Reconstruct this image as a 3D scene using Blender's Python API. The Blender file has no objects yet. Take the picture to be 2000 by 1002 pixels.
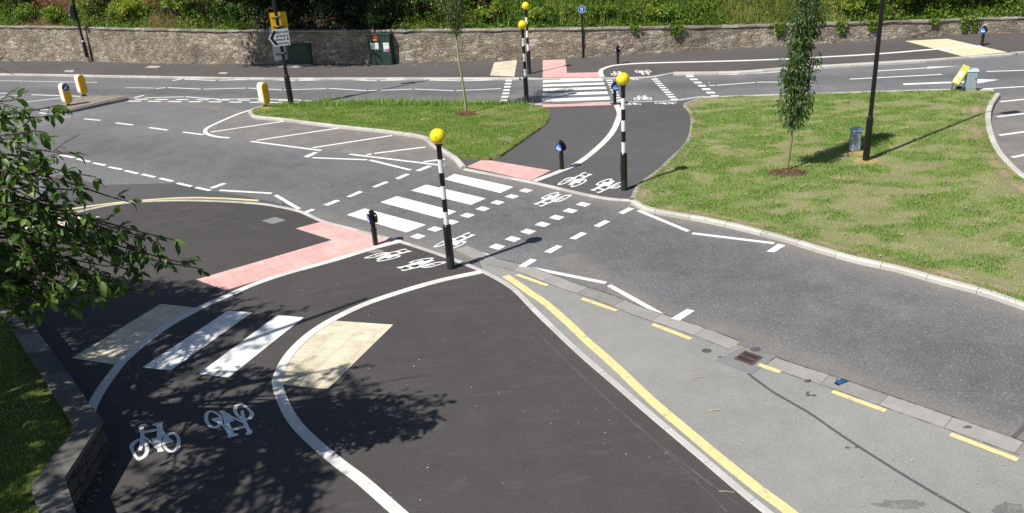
import bpy, math, numpy as np
from mathutils import Vector, Matrix
from mathutils.geometry import tessellate_polygon
R = math.radians
sc = bpy.context.scene
COL = sc.collection

# ------------------------------------------------------------------ camera, sky, sun
F_PX, PITCH, ROLL, CAM_H = 1638.0, R(23.08), R(-3.93), 7.266
fw = np.array([0, math.cos(PITCH), -math.sin(PITCH)])
r0 = np.array([1.0, 0, 0]); u0 = np.cross(r0, fw)
rt = math.cos(ROLL) * r0 + math.sin(ROLL) * u0
up = -math.sin(ROLL) * r0 + math.cos(ROLL) * u0
CAM = np.array([0, 0, CAM_H])
cd = bpy.data.cameras.new('camera'); co = bpy.data.objects.new('camera', cd); COL.objects.link(co)
co.matrix_world = Matrix(((rt[0], up[0], -fw[0], 0), (rt[1], up[1], -fw[1], 0), (rt[2], up[2], -fw[2], CAM_H), (0, 0, 0, 1)))
cd.sensor_width = 36; cd.lens = F_PX / 2000 * 36; cd.clip_start = 0.1; cd.clip_end = 3000
sc.camera = co
SUN_EL, SUN_AZ = R(52), R(216.3)          # direction towards the sun, measured from +x
world = bpy.data.worlds.new('World'); sc.world = world; world.use_nodes = True
wn = world.node_tree; bg = wn.nodes['Background']
sky = wn.nodes.new('ShaderNodeTexSky'); sky.sky_type = 'NISHITA'; sky.sun_disc = False
sky.sun_elevation = SUN_EL; sky.sun_rotation = R(90) - SUN_AZ; sky.air_density = 1.0; sky.dust_density = 0.6
wn.links.new(sky.outputs[0], bg.inputs[0]); bg.inputs[1].default_value = 0.07
sl = bpy.data.lights.new('sun', 'SUN'); sl.energy = 5.0; sl.angle = R(0.53); sl.color = (1.0, 0.955, 0.89)
so = bpy.data.objects.new('sun', sl); COL.objects.link(so)
SUNV = Vector((math.cos(SUN_EL) * math.cos(SUN_AZ), math.cos(SUN_EL) * math.sin(SUN_AZ), math.sin(SUN_EL)))
so.rotation_euler = (-SUNV).to_track_quat('-Z', 'Y').to_euler()
sc.view_settings.view_transform = 'Standard'; sc.view_settings.look = 'None'
sc.view_settings.gamma = 1; sc.view_settings.exposure = 0.22
sc.cycles.max_bounces = 6; sc.cycles.transparent_max_bounces = 12

# ------------------------------------------------------------------ survey helpers
def G(px, py, z=0.0):
    "a surveyed point of the photograph (2000 x 1002) as a world point on the level plane at height z"
    d = fw * F_PX + rt * (px - 1000) - up * (py - 501)
    t = (z - CAM_H) / d[2]
    return CAM + t * d
def ray(px, py, dist):
    d = fw * F_PX + rt * (px - 1000) - up * (py - 501)
    return CAM + d / np.linalg.norm(d) * dist
def proj(X):
    d = np.asarray(X) - CAM; w = d @ fw
    return np.stack([1000 + F_PX * (d @ rt) / w, 501 - F_PX * (d @ up) / w], -1), w
def zat(base, py):
    "height above a base point at which a vertical post crosses image row py"
    lo, hi = 0.0, 12.0
    for _ in range(50):
        m = (lo + hi) / 2
        q, w = proj(np.array(base) + [0, 0, m])
        if q[1] > py: lo = m
        else: hi = m
    return lo
def smooth(pts, n=6):
    P = [np.array(p, float) for p in pts]
    P = [2 * P[0] - P[1]] + P + [2 * P[-1] - P[-2]]
    out = []
    for i in range(1, len(P) - 2):
        a, b, c, d = P[i - 1], P[i], P[i + 1], P[i + 2]
        for k in range(n):
            t = k / n
            out.append(0.5 * (2 * b + (c - a) * t + (2 * a - 5 * b + 4 * c - d) * t * t + (3 * b - a - 3 * c + d) * t ** 3))
    out.append(P[-2]); return out

# ------------------------------------------------------------------ mesh helpers
class MB:
    def __init__(s): s.v = []; s.f = []; s.m = []; s.uv = []; s.sm = []
    def add(s, vs, fs, mi=0, uvs=None, smooth=False):
        o = len(s.v); s.v += [tuple(map(float, v)) for v in vs]
        for k, f in enumerate(fs):
            s.f.append([o + i for i in f]); s.m.append(mi); s.sm.append(smooth)
            s.uv.append([tuple(uvs[i]) for i in f] if uvs is not None else [(0, 0)] * len(f))
    def box(s, a, b, mi=0, M=None):
        x0, y0, z0 = a; x1, y1, z1 = b
        vs = [(x0,y0,z0),(x1,y0,z0),(x1,y1,z0),(x0,y1,z0),(x0,y0,z1),(x1,y0,z1),(x1,y1,z1),(x0,y1,z1)]
        if M is not None: vs = [M @ Vector(v) for v in vs]
        s.add(vs, [(3,2,1,0),(4,5,6,7),(0,1,5,4),(1,2,6,5),(2,3,7,6),(3,0,4,7)], mi)
    def bbox(s, a, b, bv=0.01, mi=0, M=None):
        "box with chamfered vertical and top edges"
        x0, y0, z0 = a; x1, y1, z1 = b
        def ring(i, z): return [(x0+i+bv,y0+i,z),(x1-i-bv,y0+i,z),(x1-i,y0+i+bv,z),(x1-i,y1-i-bv,z),(x1-i-bv,y1-i,z),(x0+i+bv,y1-i,z),(x0+i,y1-i-bv,z),(x0+i,y0+i+bv,z)]
        rs = [ring(0,z0), ring(0,z1-bv), ring(bv,z1)]
        vs = sum(rs, [])
        if M is not None: vs = [M @ Vector(v) for v in vs]
        fs = []
        for k in range(2):
            for i in range(8):
                j = (i+1) % 8; fs.append((k*8+i, k*8+j, k*8+8+j, k*8+8+i))
        fs.append(tuple(range(16,24))); fs.append(tuple(range(7,-1,-1)))
        s.add(vs, fs, mi)
    def lathe(s, prof, n=24, mi=0, M=None, smooth=True, mis=None):
        "prof: list of (r, z)"
        for k in range(len(prof)-1):
            (r1,z1),(r2,z2) = prof[k], prof[k+1]
            vs = []
            for (r,z) in ((r1,z1),(r2,z2)):
                for i in range(n):
                    a = 2*math.pi*i/n; vs.append((r*math.cos(a), r*math.sin(a), z))
            if M is not None: vs = [M @ Vector(v) for v in vs]
            s.add(vs, [(i,(i+1)%n,n+(i+1)%n,n+i) for i in range(n)], mis[k] if mis else mi, smooth=smooth)
    def disc(s, r, M, n=28, mi=0):
        vs = [M @ Vector((r*math.cos(2*math.pi*i/n), r*math.sin(2*math.pi*i/n), 0)) for i in range(n)]
        s.add(vs, [tuple(range(n))], mi)
    def poly(s, pts2, M, mi=0):
        vs = [M @ Vector((p[0],p[1],0)) for p in pts2]
        tris = tessellate_polygon([[Vector((p[0],p[1],0)) for p in pts2]])
        area = sum(pts2[i][0]*pts2[(i+1)%len(pts2)][1]-pts2[(i+1)%len(pts2)][0]*pts2[i][1] for i in range(len(pts2)))
        fs = []
        for t in tris:
            a,b,c = (pts2[i] for i in t)
            fs.append(tuple(t) if (b[0]-a[0])*(c[1]-a[1])-(b[1]-a[1])*(c[0]-a[0])>0 else (t[0],t[2],t[1]))
        s.add(vs, fs, mi)
    def tube(s, pts, rad, n=8, mi=0, cap=True):
        P = [Vector(p) for p in pts]; rings = []
        ref = Vector((0.3,0.2,1)).normalized()
        for i,p in enumerate(P):
            d = (P[min(i+1,len(P)-1)]-P[max(i-1,0)]).normalized()
            a = d.cross(ref)
            if a.length < 1e-3: a = d.cross(Vector((1,0,0)))
            a.normalize(); b = d.cross(a)
            rr = rad[i] if hasattr(rad,'__len__') else rad
            rings.append([p + a*rr*math.cos(2*math.pi*k/n) + b*rr*math.sin(2*math.pi*k/n) for k in range(n)])
        vs = sum(rings, []); fs = []
        for i in range(len(P)-1):
            for k in range(n):
                fs.append((i*n+k, i*n+(k+1)%n, (i+1)*n+(k+1)%n, (i+1)*n+k))
        s.add(vs, fs, mi, smooth=True)
        if cap: s.add(rings[-1], [tuple(range(n))], mi)
    def build(s, name, mats, parent=None):
        me = bpy.data.meshes.new(name); me.from_pydata(s.v, [], s.f)
        for m in (mats if isinstance(mats,(list,tuple)) else [mats]): me.materials.append(m)
        me.polygons.foreach_set('material_index', s.m); me.polygons.foreach_set('use_smooth', s.sm)
        uv = me.uv_layers.new(name='UVMap')
        uv.data.foreach_set('uv', [c for f in s.uv for p in f for c in p])
        me.update()
        o = bpy.data.objects.new(name, me); COL.objects.link(o)
        if parent is not None: o.parent = parent
        return o
def tag(o, label=None, cat=None, group=None, kind=None):
    for k, v in (('label',label),('category',cat),('group',group),('kind',kind)):
        if v: o[k] = v
    return o
def empty(name, loc, rz, label, cat, group=None):
    o = bpy.data.objects.new(name, None); COL.objects.link(o); o.location = tuple(float(c) for c in loc); o.rotation_euler = (0,0,rz)
    o.empty_display_size = 0.2
    return tag(o, label, cat, group)
def kids(o): return [c for c in bpy.data.objects if c.parent == o]
def copy_tree(o, parent=None):
    c = o.copy(); COL.objects.link(c)
    if parent is not None: c.parent = parent
    for ch in kids(o): copy_tree(ch, c)
    return c
def raw_mesh(name, V, Fc, mats, tint=None, parent=None, loc=None, smooth=False):
    "fast mesh from numpy arrays; Fc (n,k) faces of equal size; tint (nv,) 0..1"
    V = np.asarray(V, np.float32); Fc = np.asarray(Fc, np.int32)
    if loc is not None: V = V - np.asarray(loc, np.float32)
    me = bpy.data.meshes.new(name); n, k = Fc.shape
    me.vertices.add(len(V)); me.vertices.foreach_set('co', V.ravel())
    me.loops.add(n*k); me.loops.foreach_set('vertex_index', Fc.ravel())
    me.polygons.add(n); me.polygons.foreach_set('loop_start', np.arange(0, n*k, k, dtype=np.int32))
    me.polygons.foreach_set('loop_total', np.full(n, k, np.int32))
    if smooth: me.polygons.foreach_set('use_smooth', np.ones(n, bool))
    if tint is not None:
        at = me.attributes.new('tint', 'FLOAT', 'POINT'); at.data.foreach_set('value', np.asarray(tint, np.float32))
    for m in (mats if isinstance(mats,(list,tuple)) else [mats]): me.materials.append(m)
    me.update(calc_edges=True); me.validate()
    o = bpy.data.objects.new(name, me); COL.objects.link(o)
    if loc is not None and parent is None: o.location = tuple(map(float, loc))
    if parent is not None: o.parent = parent
    return o

# ------------------------------------------------------------------ material helpers
class NT:
    def __init__(s, name):
        s.m = bpy.data.materials.new(name); s.m.use_nodes = True; s.t = s.m.node_tree
        s.b = s.t.nodes['Principled BSDF']; s.out = s.t.nodes['Material Output']
        s.tc = s.t.nodes.new('ShaderNodeTexCoord')
    def link(s, a, b): s.t.links.new(a, b)
    def put(s, sock, v):
        if isinstance(v, bpy.types.NodeSocket): s.link(v, sock)
        else: sock.default_value = v if not (isinstance(v, tuple) and len(v) == 3 and len(sock.default_value) == 4) else (*v, 1)
    def obj(s): return s.tc.outputs['Object']
    def uv(s): return s.tc.outputs['UV']
    def mapping(s, vec, scale=(1,1,1), rot=(0,0,0), loc=(0,0,0)):
        n = s.t.nodes.new('ShaderNodeMapping'); s.link(vec, n.inputs[0])
        n.inputs['Scale'].default_value = scale; n.inputs['Rotation'].default_value = rot; n.inputs['Location'].default_value = loc
        return n.outputs[0]
    def noise(s, vec, scale, detail=4, rough=0.55, dist=0.0, col=False):
        n = s.t.nodes.new('ShaderNodeTexNoise'); s.link(vec, n.inputs['Vector'])
        n.inputs['Scale'].default_value = scale; n.inputs['Detail'].default_value = detail
        n.inputs['Roughness'].default_value = rough; n.inputs['Distortion'].default_value = dist
        return n.outputs['Color' if col else 'Fac']
    def voro(s, vec, scale, feature='F1', out='Distance', rnd=1.0):
        n = s.t.nodes.new('ShaderNodeTexVoronoi'); s.link(vec, n.inputs['Vector']); n.feature = feature
        n.inputs['Scale'].default_value = scale; n.inputs['Randomness'].default_value = rnd
        return n.outputs[out]
    def ramp(s, fac, stops, interp='LINEAR'):
        n = s.t.nodes.new('ShaderNodeValToRGB'); s.link(fac, n.inputs[0]); n.color_ramp.interpolation = interp
        e = n.color_ramp.elements
        while len(e) < len(stops): e.new(0.5)
        for el, (p, c) in zip(e, stops):
            el.position = p; c = (c,c,c) if isinstance(c,(int,float)) else c; el.color = (*c, 1) if len(c) == 3 else c
        return n.outputs[0]
    def mix(s, fac, a, b, mode='MIX'):
        n = s.t.nodes.new('ShaderNodeMix'); n.data_type = 'RGBA'; n.blend_type = mode
        s.put(n.inputs[0], fac); s.put(n.inputs[6], a); s.put(n.inputs[7], b); return n.outputs[2]
    def math(s, op, a, b=0.0, c=None):
        n = s.t.nodes.new('ShaderNodeMath'); n.operation = op; s.put(n.inputs[0], a); s.put(n.inputs[1], b)
        if c is not None: s.put(n.inputs[2], c)
        return n.outputs[0]
    def sep(s, vec):
        n = s.t.nodes.new('ShaderNodeSeparateXYZ'); s.link(vec, n.inputs[0]); return n.outputs
    def attr(s, name):
        n = s.t.nodes.new('ShaderNodeAttribute'); n.attribute_name = name; return n.outputs['Fac']
    def bump(s, h, strength=0.5, dist=0.01):
        n = s.t.nodes.new('ShaderNodeBump'); s.link(h, n.inputs['Height']); n.inputs['Strength'].default_value = strength
        n.inputs['Distance'].default_value = dist; s.link(n.outputs[0], s.b.inputs['Normal']); return n
    def fin(s, color, rough=0.8, spec=0.3, metal=0.0):
        s.put(s.b.inputs['Base Color'], color); s.put(s.b.inputs['Roughness'], rough)
        s.b.inputs['Specular IOR Level'].default_value = spec; s.b.inputs['Metallic'].default_value = metal
        return s.m
    def fade(s, alpha):
        s.put(s.b.inputs['Alpha'], alpha); return s.m

def asphalt(name, lo, hi, speck=0.35, speck_scale=55, big=0.12, scuff=0.0, grain=60, bumpd=0.006):
    m = NT(name); o = m.obj()
    b = m.noise(o, 0.23, 5, 0.6); md = m.noise(o, 1.7, 5, 0.65)
    fine = m.noise(o, grain, 3, 0.75)
    base = m.ramp(m.math('ADD', m.math('MULTIPLY', b, 0.6), m.math('MULTIPLY', md, 0.4)), [(0.33, lo), (0.68, hi)])
    base = m.mix(1.0, base, m.ramp(fine, [(0.25, 1-speck), (0.5, 1.0), (0.78, 1+speck)]), 'MULTIPLY')
    v = m.voro(o, speck_scale, 'F1', 'Distance'); vc = m.sep(m.voro(o, speck_scale, 'F1', 'Color'))[0]
    spk = m.math('MULTIPLY', m.math('LESS_THAN', v, 0.36), m.math('GREATER_THAN', vc, 0.84))
    base = m.mix(m.math('MULTIPLY', spk, speck*0.9), base, tuple(min(1, c*2.3) for c in hi))
    dk = m.math('MULTIPLY', m.math('LESS_THAN', v, 0.42), m.math('LESS_THAN', vc, 0.22))
    base = m.mix(m.math('MULTIPLY', dk, speck*0.9), base, tuple(c*0.45 for c in lo))
    if scuff:
        sn = m.noise(m.mapping(o, (1.0, 4.5, 1), (0,0,0.55)), 0.9, 8, 0.75, 1.2)
        base = m.mix(m.ramp(sn, [(0.54, 0.0), (0.75, scuff)]), base, tuple(min(1,c*1.9) for c in hi))
        rare = m.voro(o, 3.1, 'F1', 'Distance')
        base = m.mix(m.math('MULTIPLY', m.math('LESS_THAN', rare, 0.035), 0.5), base, (0.5,0.48,0.45))
    m.bump(m.noise(o, 130, 2, 0.6), 0.6, bumpd)
    return m.fin(base, 0.88, 0.25)
def paint(name, col, wear=0.25, wcol=(0.25,0.25,0.25), sc_=9, thr=0.62):
    m = NT(name); o = m.obj()
    n1 = m.noise(o, sc_, 7, 0.72); n2 = m.noise(o, 120, 2, 0.6); n3 = m.noise(o, 1.3, 3)
    c = m.mix(m.ramp(n3, [(0.3, 0.0), (0.75, 0.22)]), col, tuple(x*0.82 for x in col))
    c = m.mix(m.math('MULTIPLY', m.ramp(m.math('ADD', m.math('MULTIPLY', n1, 0.75), m.math('MULTIPLY', n2, 0.25)), [(thr-0.05, 0.0), (thr+0.04, 1.0)]), wear), c, wcol)
    m.bump(n2, 0.3, 0.003)
    return m.fin(c, 0.7, 0.3)
def plain(name, col, rough=0.5, spec=0.5, var=0.12, scale=6, metal=0.0, bumps=0.0, grime=None):
    m = NT(name); o = m.obj(); n = m.noise(o, scale, 5, 0.65)
    c = m.mix(1.0, col, m.ramp(n, [(0.25, 1-var), (0.75, 1+var)]), 'MULTIPLY')
    if grime:
        g = m.noise(m.mapping(o, (1,1,0.35)), scale*1.7, 6, 0.7)
        c = m.mix(m.ramp(g, [(0.5, 0.0), (0.75, 0.6)]), c, grime)
    if bumps: m.bump(m.noise(o, 60, 3), bumps, 0.005)
    return m.fin(c, rough, spec, metal)
def leafmat(name, stops, trans=0.35, rough=0.5, spec=0.35):
    m = NT(name); c = m.ramp(m.attr('tint'), stops)
    m.fin(c, rough, spec)
    t = m.t.nodes.new('ShaderNodeBsdfTranslucent'); mx = m.t.nodes.new('ShaderNodeMixShader')
    tcol = m.mix(1.0, c, (1.5,1.5,0.6), 'MULTIPLY'); m.link(tcol, t.inputs[0])
    mx.inputs[0].default_value = trans
    m.link(m.b.outputs[0], mx.inputs[1]); m.link(t.outputs[0], mx.inputs[2]); m.link(mx.outputs[0], m.out.inputs[0])
    return m.m
def kerbmat(name, lo, hi, pitch, jw=0.012, jcol=(0.05,0.05,0.045)):
    m = NT(name); o = m.obj(); u = m.sep(m.uv())[0]
    n = m.noise(o, 2.2, 6, 0.7); f = m.noise(o, 70, 3, 0.6)
    cell = m.noise(m.mapping(m.uv(), (0,0,0)), 1.0)
    fl = m.math('FLOOR', m.math('DIVIDE', u, pitch)); wn_ = m.t.nodes.new('ShaderNodeTexWhiteNoise'); wn_.noise_dimensions = '1D'
    m.link(fl, wn_.inputs['W'])
    c = m.ramp(m.math('ADD', m.math('MULTIPLY', n, 0.65), m.math('MULTIPLY', wn_.outputs[0], 0.35)), [(0.3, lo), (0.7, hi)])
    c = m.mix(1.0, c, m.ramp(f, [(0.3,0.85),(0.7,1.12)]), 'MULTIPLY')
    fr = m.math('FRACT', m.math('DIVIDE', u, pitch))
    j = m.math('LESS_THAN', m.math('MULTIPLY', fr, pitch), jw)
    c = m.mix(m.math('MULTIPLY', j, 0.75), c, jcol)
    m.bump(f, 0.4, 0.004)
    return m.fin(c, 0.85, 0.25)
def tactile(name, lo, hi, dirt, slab=0.4):
    m = NT(name); o = m.obj(); uv = m.uv()
    br = m.t.nodes.new('ShaderNodeTexBrick'); m.link(uv, br.inputs['Vector']); br.offset = 0.0
    br.inputs['Scale'].default_value = 1.0; br.inputs['Mortar Size'].default_value = 0.006; br.inputs['Brick Width'].default_value = slab
    br.inputs['Row Height'].default_value = slab; br.inputs['Color1'].default_value = (*lo,1); br.inputs['Color2'].default_value = (*hi,1)
    br.inputs['Mortar'].default_value = (lo[0]*0.78, lo[1]*0.76, lo[2]*0.74, 1)
    n = m.noise(o, 1.6, 6, 0.7); d = m.noise(o, 3.5, 7, 0.75)
    c = m.mix(1.0, br.outputs['Color'], m.ramp(n, [(0.3,0.9),(0.7,1.1)]), 'MULTIPLY')
    c = m.mix(m.ramp(d, [(0.44, 0.0), (0.70, 0.7)]), c, dirt)
    v = m.voro(uv, 15, 'F1', 'Distance', 0.0)
    m.bump(m.ramp(v, [(0.25, 1.0), (0.45, 0.0)]), 0.6, 0.005)
    return m.fin(c, 0.85, 0.25)
def stone(name, pal, su=3.5, sv=7.6, mortar=(0.14,0.125,0.105), edge=0.035, moss=0.45, bumpd=0.03):
    m = NT(name); uv = m.uv(); o = m.obj()
    dn = m.noise(uv, 1.6, 4, 0.6, col=True)
    wv = m.mix(0.09, uv, dn)
    mp = m.mapping(wv, (su, sv, 1))
    d1 = m.voro(mp, 1.0, 'DISTANCE_TO_EDGE', 'Distance', 0.72); c1 = m.sep(m.voro(mp, 1.0, 'F1', 'Color', 0.72))
    mp2 = m.mapping(wv, (su*1.9, sv*1.8, 1), loc=(3.3,1.7,0))
    d2 = m.voro(mp2, 1.0, 'DISTANCE_TO_EDGE', 'Distance', 0.9); c2 = m.sep(m.voro(mp2, 1.0, 'F1', 'Color', 0.9))
    pick = m.math('GREATER_THAN', m.noise(uv, 0.7, 3, 0.6), 0.52)
    d = m.mix(pick, d1, d2); cc = m.mix(pick, c1[0], c2[0]); ch = m.mix(pick, c1[1], c2[1])
    col = m.ramp(cc, pal)
    col = m.mix(1.0, col, m.ramp(ch, [(0.0, 0.82), (1.0, 1.14)]), 'MULTIPLY')
    col = m.mix(1.0, col, m.ramp(m.noise(uv, 14, 6, 0.75), [(0.25, 0.62), (0.75, 1.3)]), 'MULTIPLY')
    big = m.noise(m.mapping(uv, (0.5, 0.9, 1)), 1.0, 5, 0.65)
    col = m.mix(m.ramp(big, [(0.42, 0.0), (0.68, 0.75)]), col, (0.13, 0.105, 0.085))
    col = m.mix(m.ramp(m.noise(m.mapping(uv,(1.2,2.2,1),loc=(7,2,0)), 1.0, 6, 0.7), [(0.6, 0.0), (0.74, moss)]), col, (0.44, 0.40, 0.36))
    col = m.mix(m.ramp(m.noise(m.mapping(uv,(2.2,0.28,1),loc=(3,5,0)), 1.0, 6, 0.7), [(0.5, 0.0), (0.72, 0.6)]), col, (0.115,0.098,0.08))
    mm = m.ramp(d, [(edge*0.35, 1.0), (edge, 0.0)])
    col = m.mix(m.math('MULTIPLY', mm, m.ramp(m.noise(uv, 2.3, 4), [(0.38,0.08),(0.68,0.6)])), col, mortar)
    h = m.math('ADD', m.ramp(d, [(0.0, 0.0), (0.12, 1.0)]), m.math('MULTIPLY', m.noise(uv, 18, 5, 0.7), 0.6))
    m.bump(h, 0.9, bumpd)
    return m.fin(col, 0.92, 0.15)

M = {}
M['road'] = asphalt('road_asphalt', (0.138,0.140,0.145), (0.208,0.209,0.212), 0.52, 26, grain=30)
M['pave'] = asphalt('pavement_tarmac', (0.060,0.0555,0.0545), (0.084,0.078,0.0755), 0.26, 60, scuff=0.30, bumpd=0.004, grain=48)
M['farpave'] = asphalt('far_pavement_tarmac', (0.088,0.080,0.076), (0.122,0.113,0.108), 0.22, 60, scuff=0.1, bumpd=0.003)
M['path'] = asphalt('path_tarmac', (0.088,0.085,0.084), (0.115,0.111,0.109), 0.2, 80, scuff=0.14, bumpd=0.003)
M['layby'] = asphalt('layby_asphalt', (0.228,0.229,0.217), (0.325,0.320,0.30), 0.26, 55)
M['patch'] = asphalt('patch_asphalt', (0.085,0.085,0.088), (0.115,0.115,0.118), 0.25, 60)
M['pit'] = asphalt('grate_surround', (0.20,0.20,0.20), (0.25,0.25,0.25), 0.2, 60)
M['white'] = paint('white_road_paint', (0.82,0.82,0.79), 0.6, (0.40,0.39,0.38), 11, 0.585)
M['oldwhite'] = paint('worn_white_road_paint', (0.74,0.74,0.71), 0.85, (0.25,0.25,0.25), 7, 0.55)
M['yellow'] = paint('yellow_road_paint', (0.78,0.63,0.29), 0.85, (0.40,0.37,0.29), 8, 0.57)
M['oldyellow'] = paint('worn_yellow_road_paint', (0.55,0.43,0.18), 0.9, (0.2,0.19,0.17), 6, 0.5)
M['edging'] = kerbmat('white_edging_blocks', (0.58,0.565,0.53), (0.74,0.725,0.69), 0.62, 0.006, (0.25,0.24,0.22))
M['kerb'] = kerbmat('concrete_kerb', (0.42,0.395,0.355), (0.58,0.555,0.51), 0.915)
M['thinedge'] = kerbmat('concrete_edging', (0.42,0.405,0.38), (0.58,0.56,0.53), 0.915, 0.008)
M['setts'] = kerbmat('stone_setts', (0.26,0.235,0.20), (0.42,0.39,0.34), 0.22, 0.035, (0.10,0.085,0.06))
M['channel'] = kerbmat('channel_blocks', (0.25,0.24,0.225), (0.37,0.35,0.325), 0.92, 0.014, (0.12,0.115,0.11))
M['oldkerb'] = kerbmat('stained_kerb', (0.17,0.16,0.15), (0.26,0.25,0.235), 0.915)
M['pink'] = tactile('pink_tactile_paving', (0.66,0.40,0.37), (0.76,0.49,0.455), (0.58,0.30,0.26))
M['buff'] = tactile('buff_tactile_paving', (0.62,0.545,0.40), (0.74,0.665,0.51), (0.40,0.36,0.25))
M['buffpatch'] = asphalt('buff_surfacing', (0.66,0.56,0.37), (0.76,0.66,0.46), 0.15, 60)
M['slabs'] = plain('grey_island_surface', (0.26,0.225,0.19), 0.9, 0.2, 0.25, 3, bumps=0.5)
M['cover'] = plain('access_cover_concrete', (0.235,0.23,0.225), 0.85, 0.3, 0.2, 9, bumps=0.4)
M['palecover'] = plain('pale_concrete_slab', (0.42,0.385,0.34), 0.9, 0.2, 0.15, 7, bumps=0.3)
M['black'] = plain('black_gloss_paint', (0.011,0.011,0.012), 0.28, 0.5, 0.1)
M['greyblack'] = plain('worn_dark_paint', (0.028,0.03,0.033), 0.5, 0.4, 0.25)
M['band'] = plain('white_band', (0.80,0.80,0.83), 0.4, 0.4, 0.05)
M['globe'] = plain('yellow_globe', (0.92,0.71,0.02), 0.22, 0.5, 0.06, 9, grime=None)
M['mark'] = plain('brown_mark', (0.42,0.24,0.02), 0.5, 0.3)
M['kyellow'] = plain('yellow_plastic', (0.86,0.48,0.012), 0.35, 0.5, 0.08, 4)
M['kwhite'] = plain('white_plastic', (0.82,0.79,0.66), 0.4, 0.5, 0.08, 4)
M['blue'] = plain('blue_sign_face', (0.012,0.12,0.52), 0.35, 0.5, 0.05)
M['dblue'] = plain('dark_blue_sign_face', (0.012,0.045,0.24), 0.35, 0.5, 0.05)
M['signwhite'] = plain('white_sign_face', (0.62,0.66,0.70), 0.45, 0.4, 0.04)
M['purewhite'] = plain('white_symbol', (0.85,0.86,0.87), 0.45, 0.4, 0.03)
M['signblack'] = plain('black_sign_print', (0.012,0.012,0.014), 0.5, 0.3, 0.02)
M['signyellow'] = plain('yellow_sign_back', (0.76,0.46,0.012), 0.45, 0.4, 0.08)
M['signgrey'] = plain('grey_sign_back', (0.17,0.20,0.22), 0.5, 0.4, 0.1)
M['steel'] = plain('galvanised_bracket', (0.45,0.46,0.47), 0.4, 0.5, 0.1, metal=0.6)
M['green'] = plain('dark_green_cabinet_paint', (0.02,0.043,0.034), 0.5, 0.35, 0.25, 5, grime=(0.12,0.14,0.115))
M['greycab'] = plain('blue_grey_cabinet_paint', (0.30,0.365,0.42), 0.5, 0.4, 0.08, 5)
M['greylid'] = plain('pale_grey_lid', (0.46,0.54,0.62), 0.45, 0.4, 0.06)
M['sred'] = plain('red_sticker', (0.55,0.03,0.02), 0.5, 0.3)
M['syel'] = plain('cream_sticker', (0.75,0.62,0.28), 0.5, 0.3)
M['swht'] = plain('white_sticker', (0.72,0.76,0.72), 0.5, 0.3)
M['sgrn'] = plain('pale_green_sticker', (0.45,0.62,0.52), 0.5, 0.3)
M['sblu'] = plain('blue_sticker', (0.05,0.42,0.72), 0.5, 0.3)
M['smag'] = plain('magenta_sticker', (0.66,0.05,0.2), 0.5, 0.3)
M['acid'] = plain('acid_yellow_sign', (0.46,0.45,0.05), 0.5, 0.4, 0.08)
M['rust'] = plain('rusty_cast_iron', (0.115,0.08,0.072), 0.75, 0.3, 0.3, 20, bumps=0.5)
M['hole'] = plain('drain_dark', (0.006,0.006,0.006), 0.9, 0.1)
M['glove'] = plain('blue_glove_fabric', (0.02,0.10,0.22), 0.75, 0.2, 0.3, 60)
M['twig'] = plain('dry_twig', (0.48,0.40,0.25), 0.9, 0.1, 0.2, 30)
M['litter'] = plain('pale_litter', (0.45,0.43,0.37), 0.8, 0.2)
M['petal'] = plain('ragwort_yellow', (0.82,0.62,0.02), 0.7, 0.2)
M['mulch'] = plain('bark_mulch', (0.10,0.072,0.055), 0.95, 0.1, 0.5, 40)
M['straw'] = plain('dead_grass', (0.42,0.29,0.13), 0.95, 0.1, 0.3, 12)
M['bark'] = plain('tree_bark', (0.10,0.08,0.06), 0.9, 0.15, 0.35, 25, bumps=0.6)
M['palebark'] = plain('sapling_bark', (0.34,0.33,0.17), 0.85, 0.15, 0.2, 20, bumps=0.4)
M['tanbark'] = plain('columnar_tree_bark', (0.27,0.22,0.13), 0.85, 0.15, 0.25, 25, bumps=0.5)
M['soil'] = plain('bank_soil', (0.10,0.065,0.038), 0.95, 0.1, 0.5, 2.5, bumps=0.6)
M['ground'] = plain('rough_ground', (0.09,0.12,0.035), 0.95, 0.1, 0.4, 0.4)
M['wall'] = stone('rubble_stone', [(0.0,(0.25,0.205,0.15)),(0.35,(0.345,0.295,0.225)),(0.7,(0.41,0.355,0.28)),(1.0,(0.53,0.48,0.40))])
M['wallcap'] = kerbmat('stone_coping', (0.19,0.165,0.135), (0.36,0.32,0.27), 0.8, 0.03)
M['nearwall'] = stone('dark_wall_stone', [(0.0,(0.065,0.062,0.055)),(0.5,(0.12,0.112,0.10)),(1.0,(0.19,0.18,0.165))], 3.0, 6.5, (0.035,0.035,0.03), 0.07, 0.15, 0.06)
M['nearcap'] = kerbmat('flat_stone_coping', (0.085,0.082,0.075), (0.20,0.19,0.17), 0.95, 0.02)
def turf(name, lo, hi, dry, dryamt):
    m = NT(name); o = m.obj()
    n = m.noise(o, 1.1, 6, 0.7); f = m.noise(o, 55, 3, 0.7); b = m.noise(m.mapping(o,(1,1,1),loc=(4,9,0)), 0.55, 6, 0.72)
    c = m.ramp(n, [(0.3, lo), (0.7, hi)])
    c = m.mix(m.ramp(b, [(0.62-dryamt, 0.0), (0.74-dryamt*0.6, 0.85)]), c, dry)
    c = m.mix(1.0, c, m.ramp(f, [(0.25,0.6),(0.75,1.4)]), 'MULTIPLY')
    m.bump(f, 0.8, 0.03)
    return m.fin(c, 0.95, 0.1)
M['turf'] = turf('island_turf', (0.13,0.165,0.04), (0.22,0.22,0.085), (0.36,0.30,0.17), 0.05)
M['dryturf'] = turf('dry_verge_turf', (0.21,0.235,0.09), (0.32,0.305,0.165), (0.42,0.37,0.25), 0.05)
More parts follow.
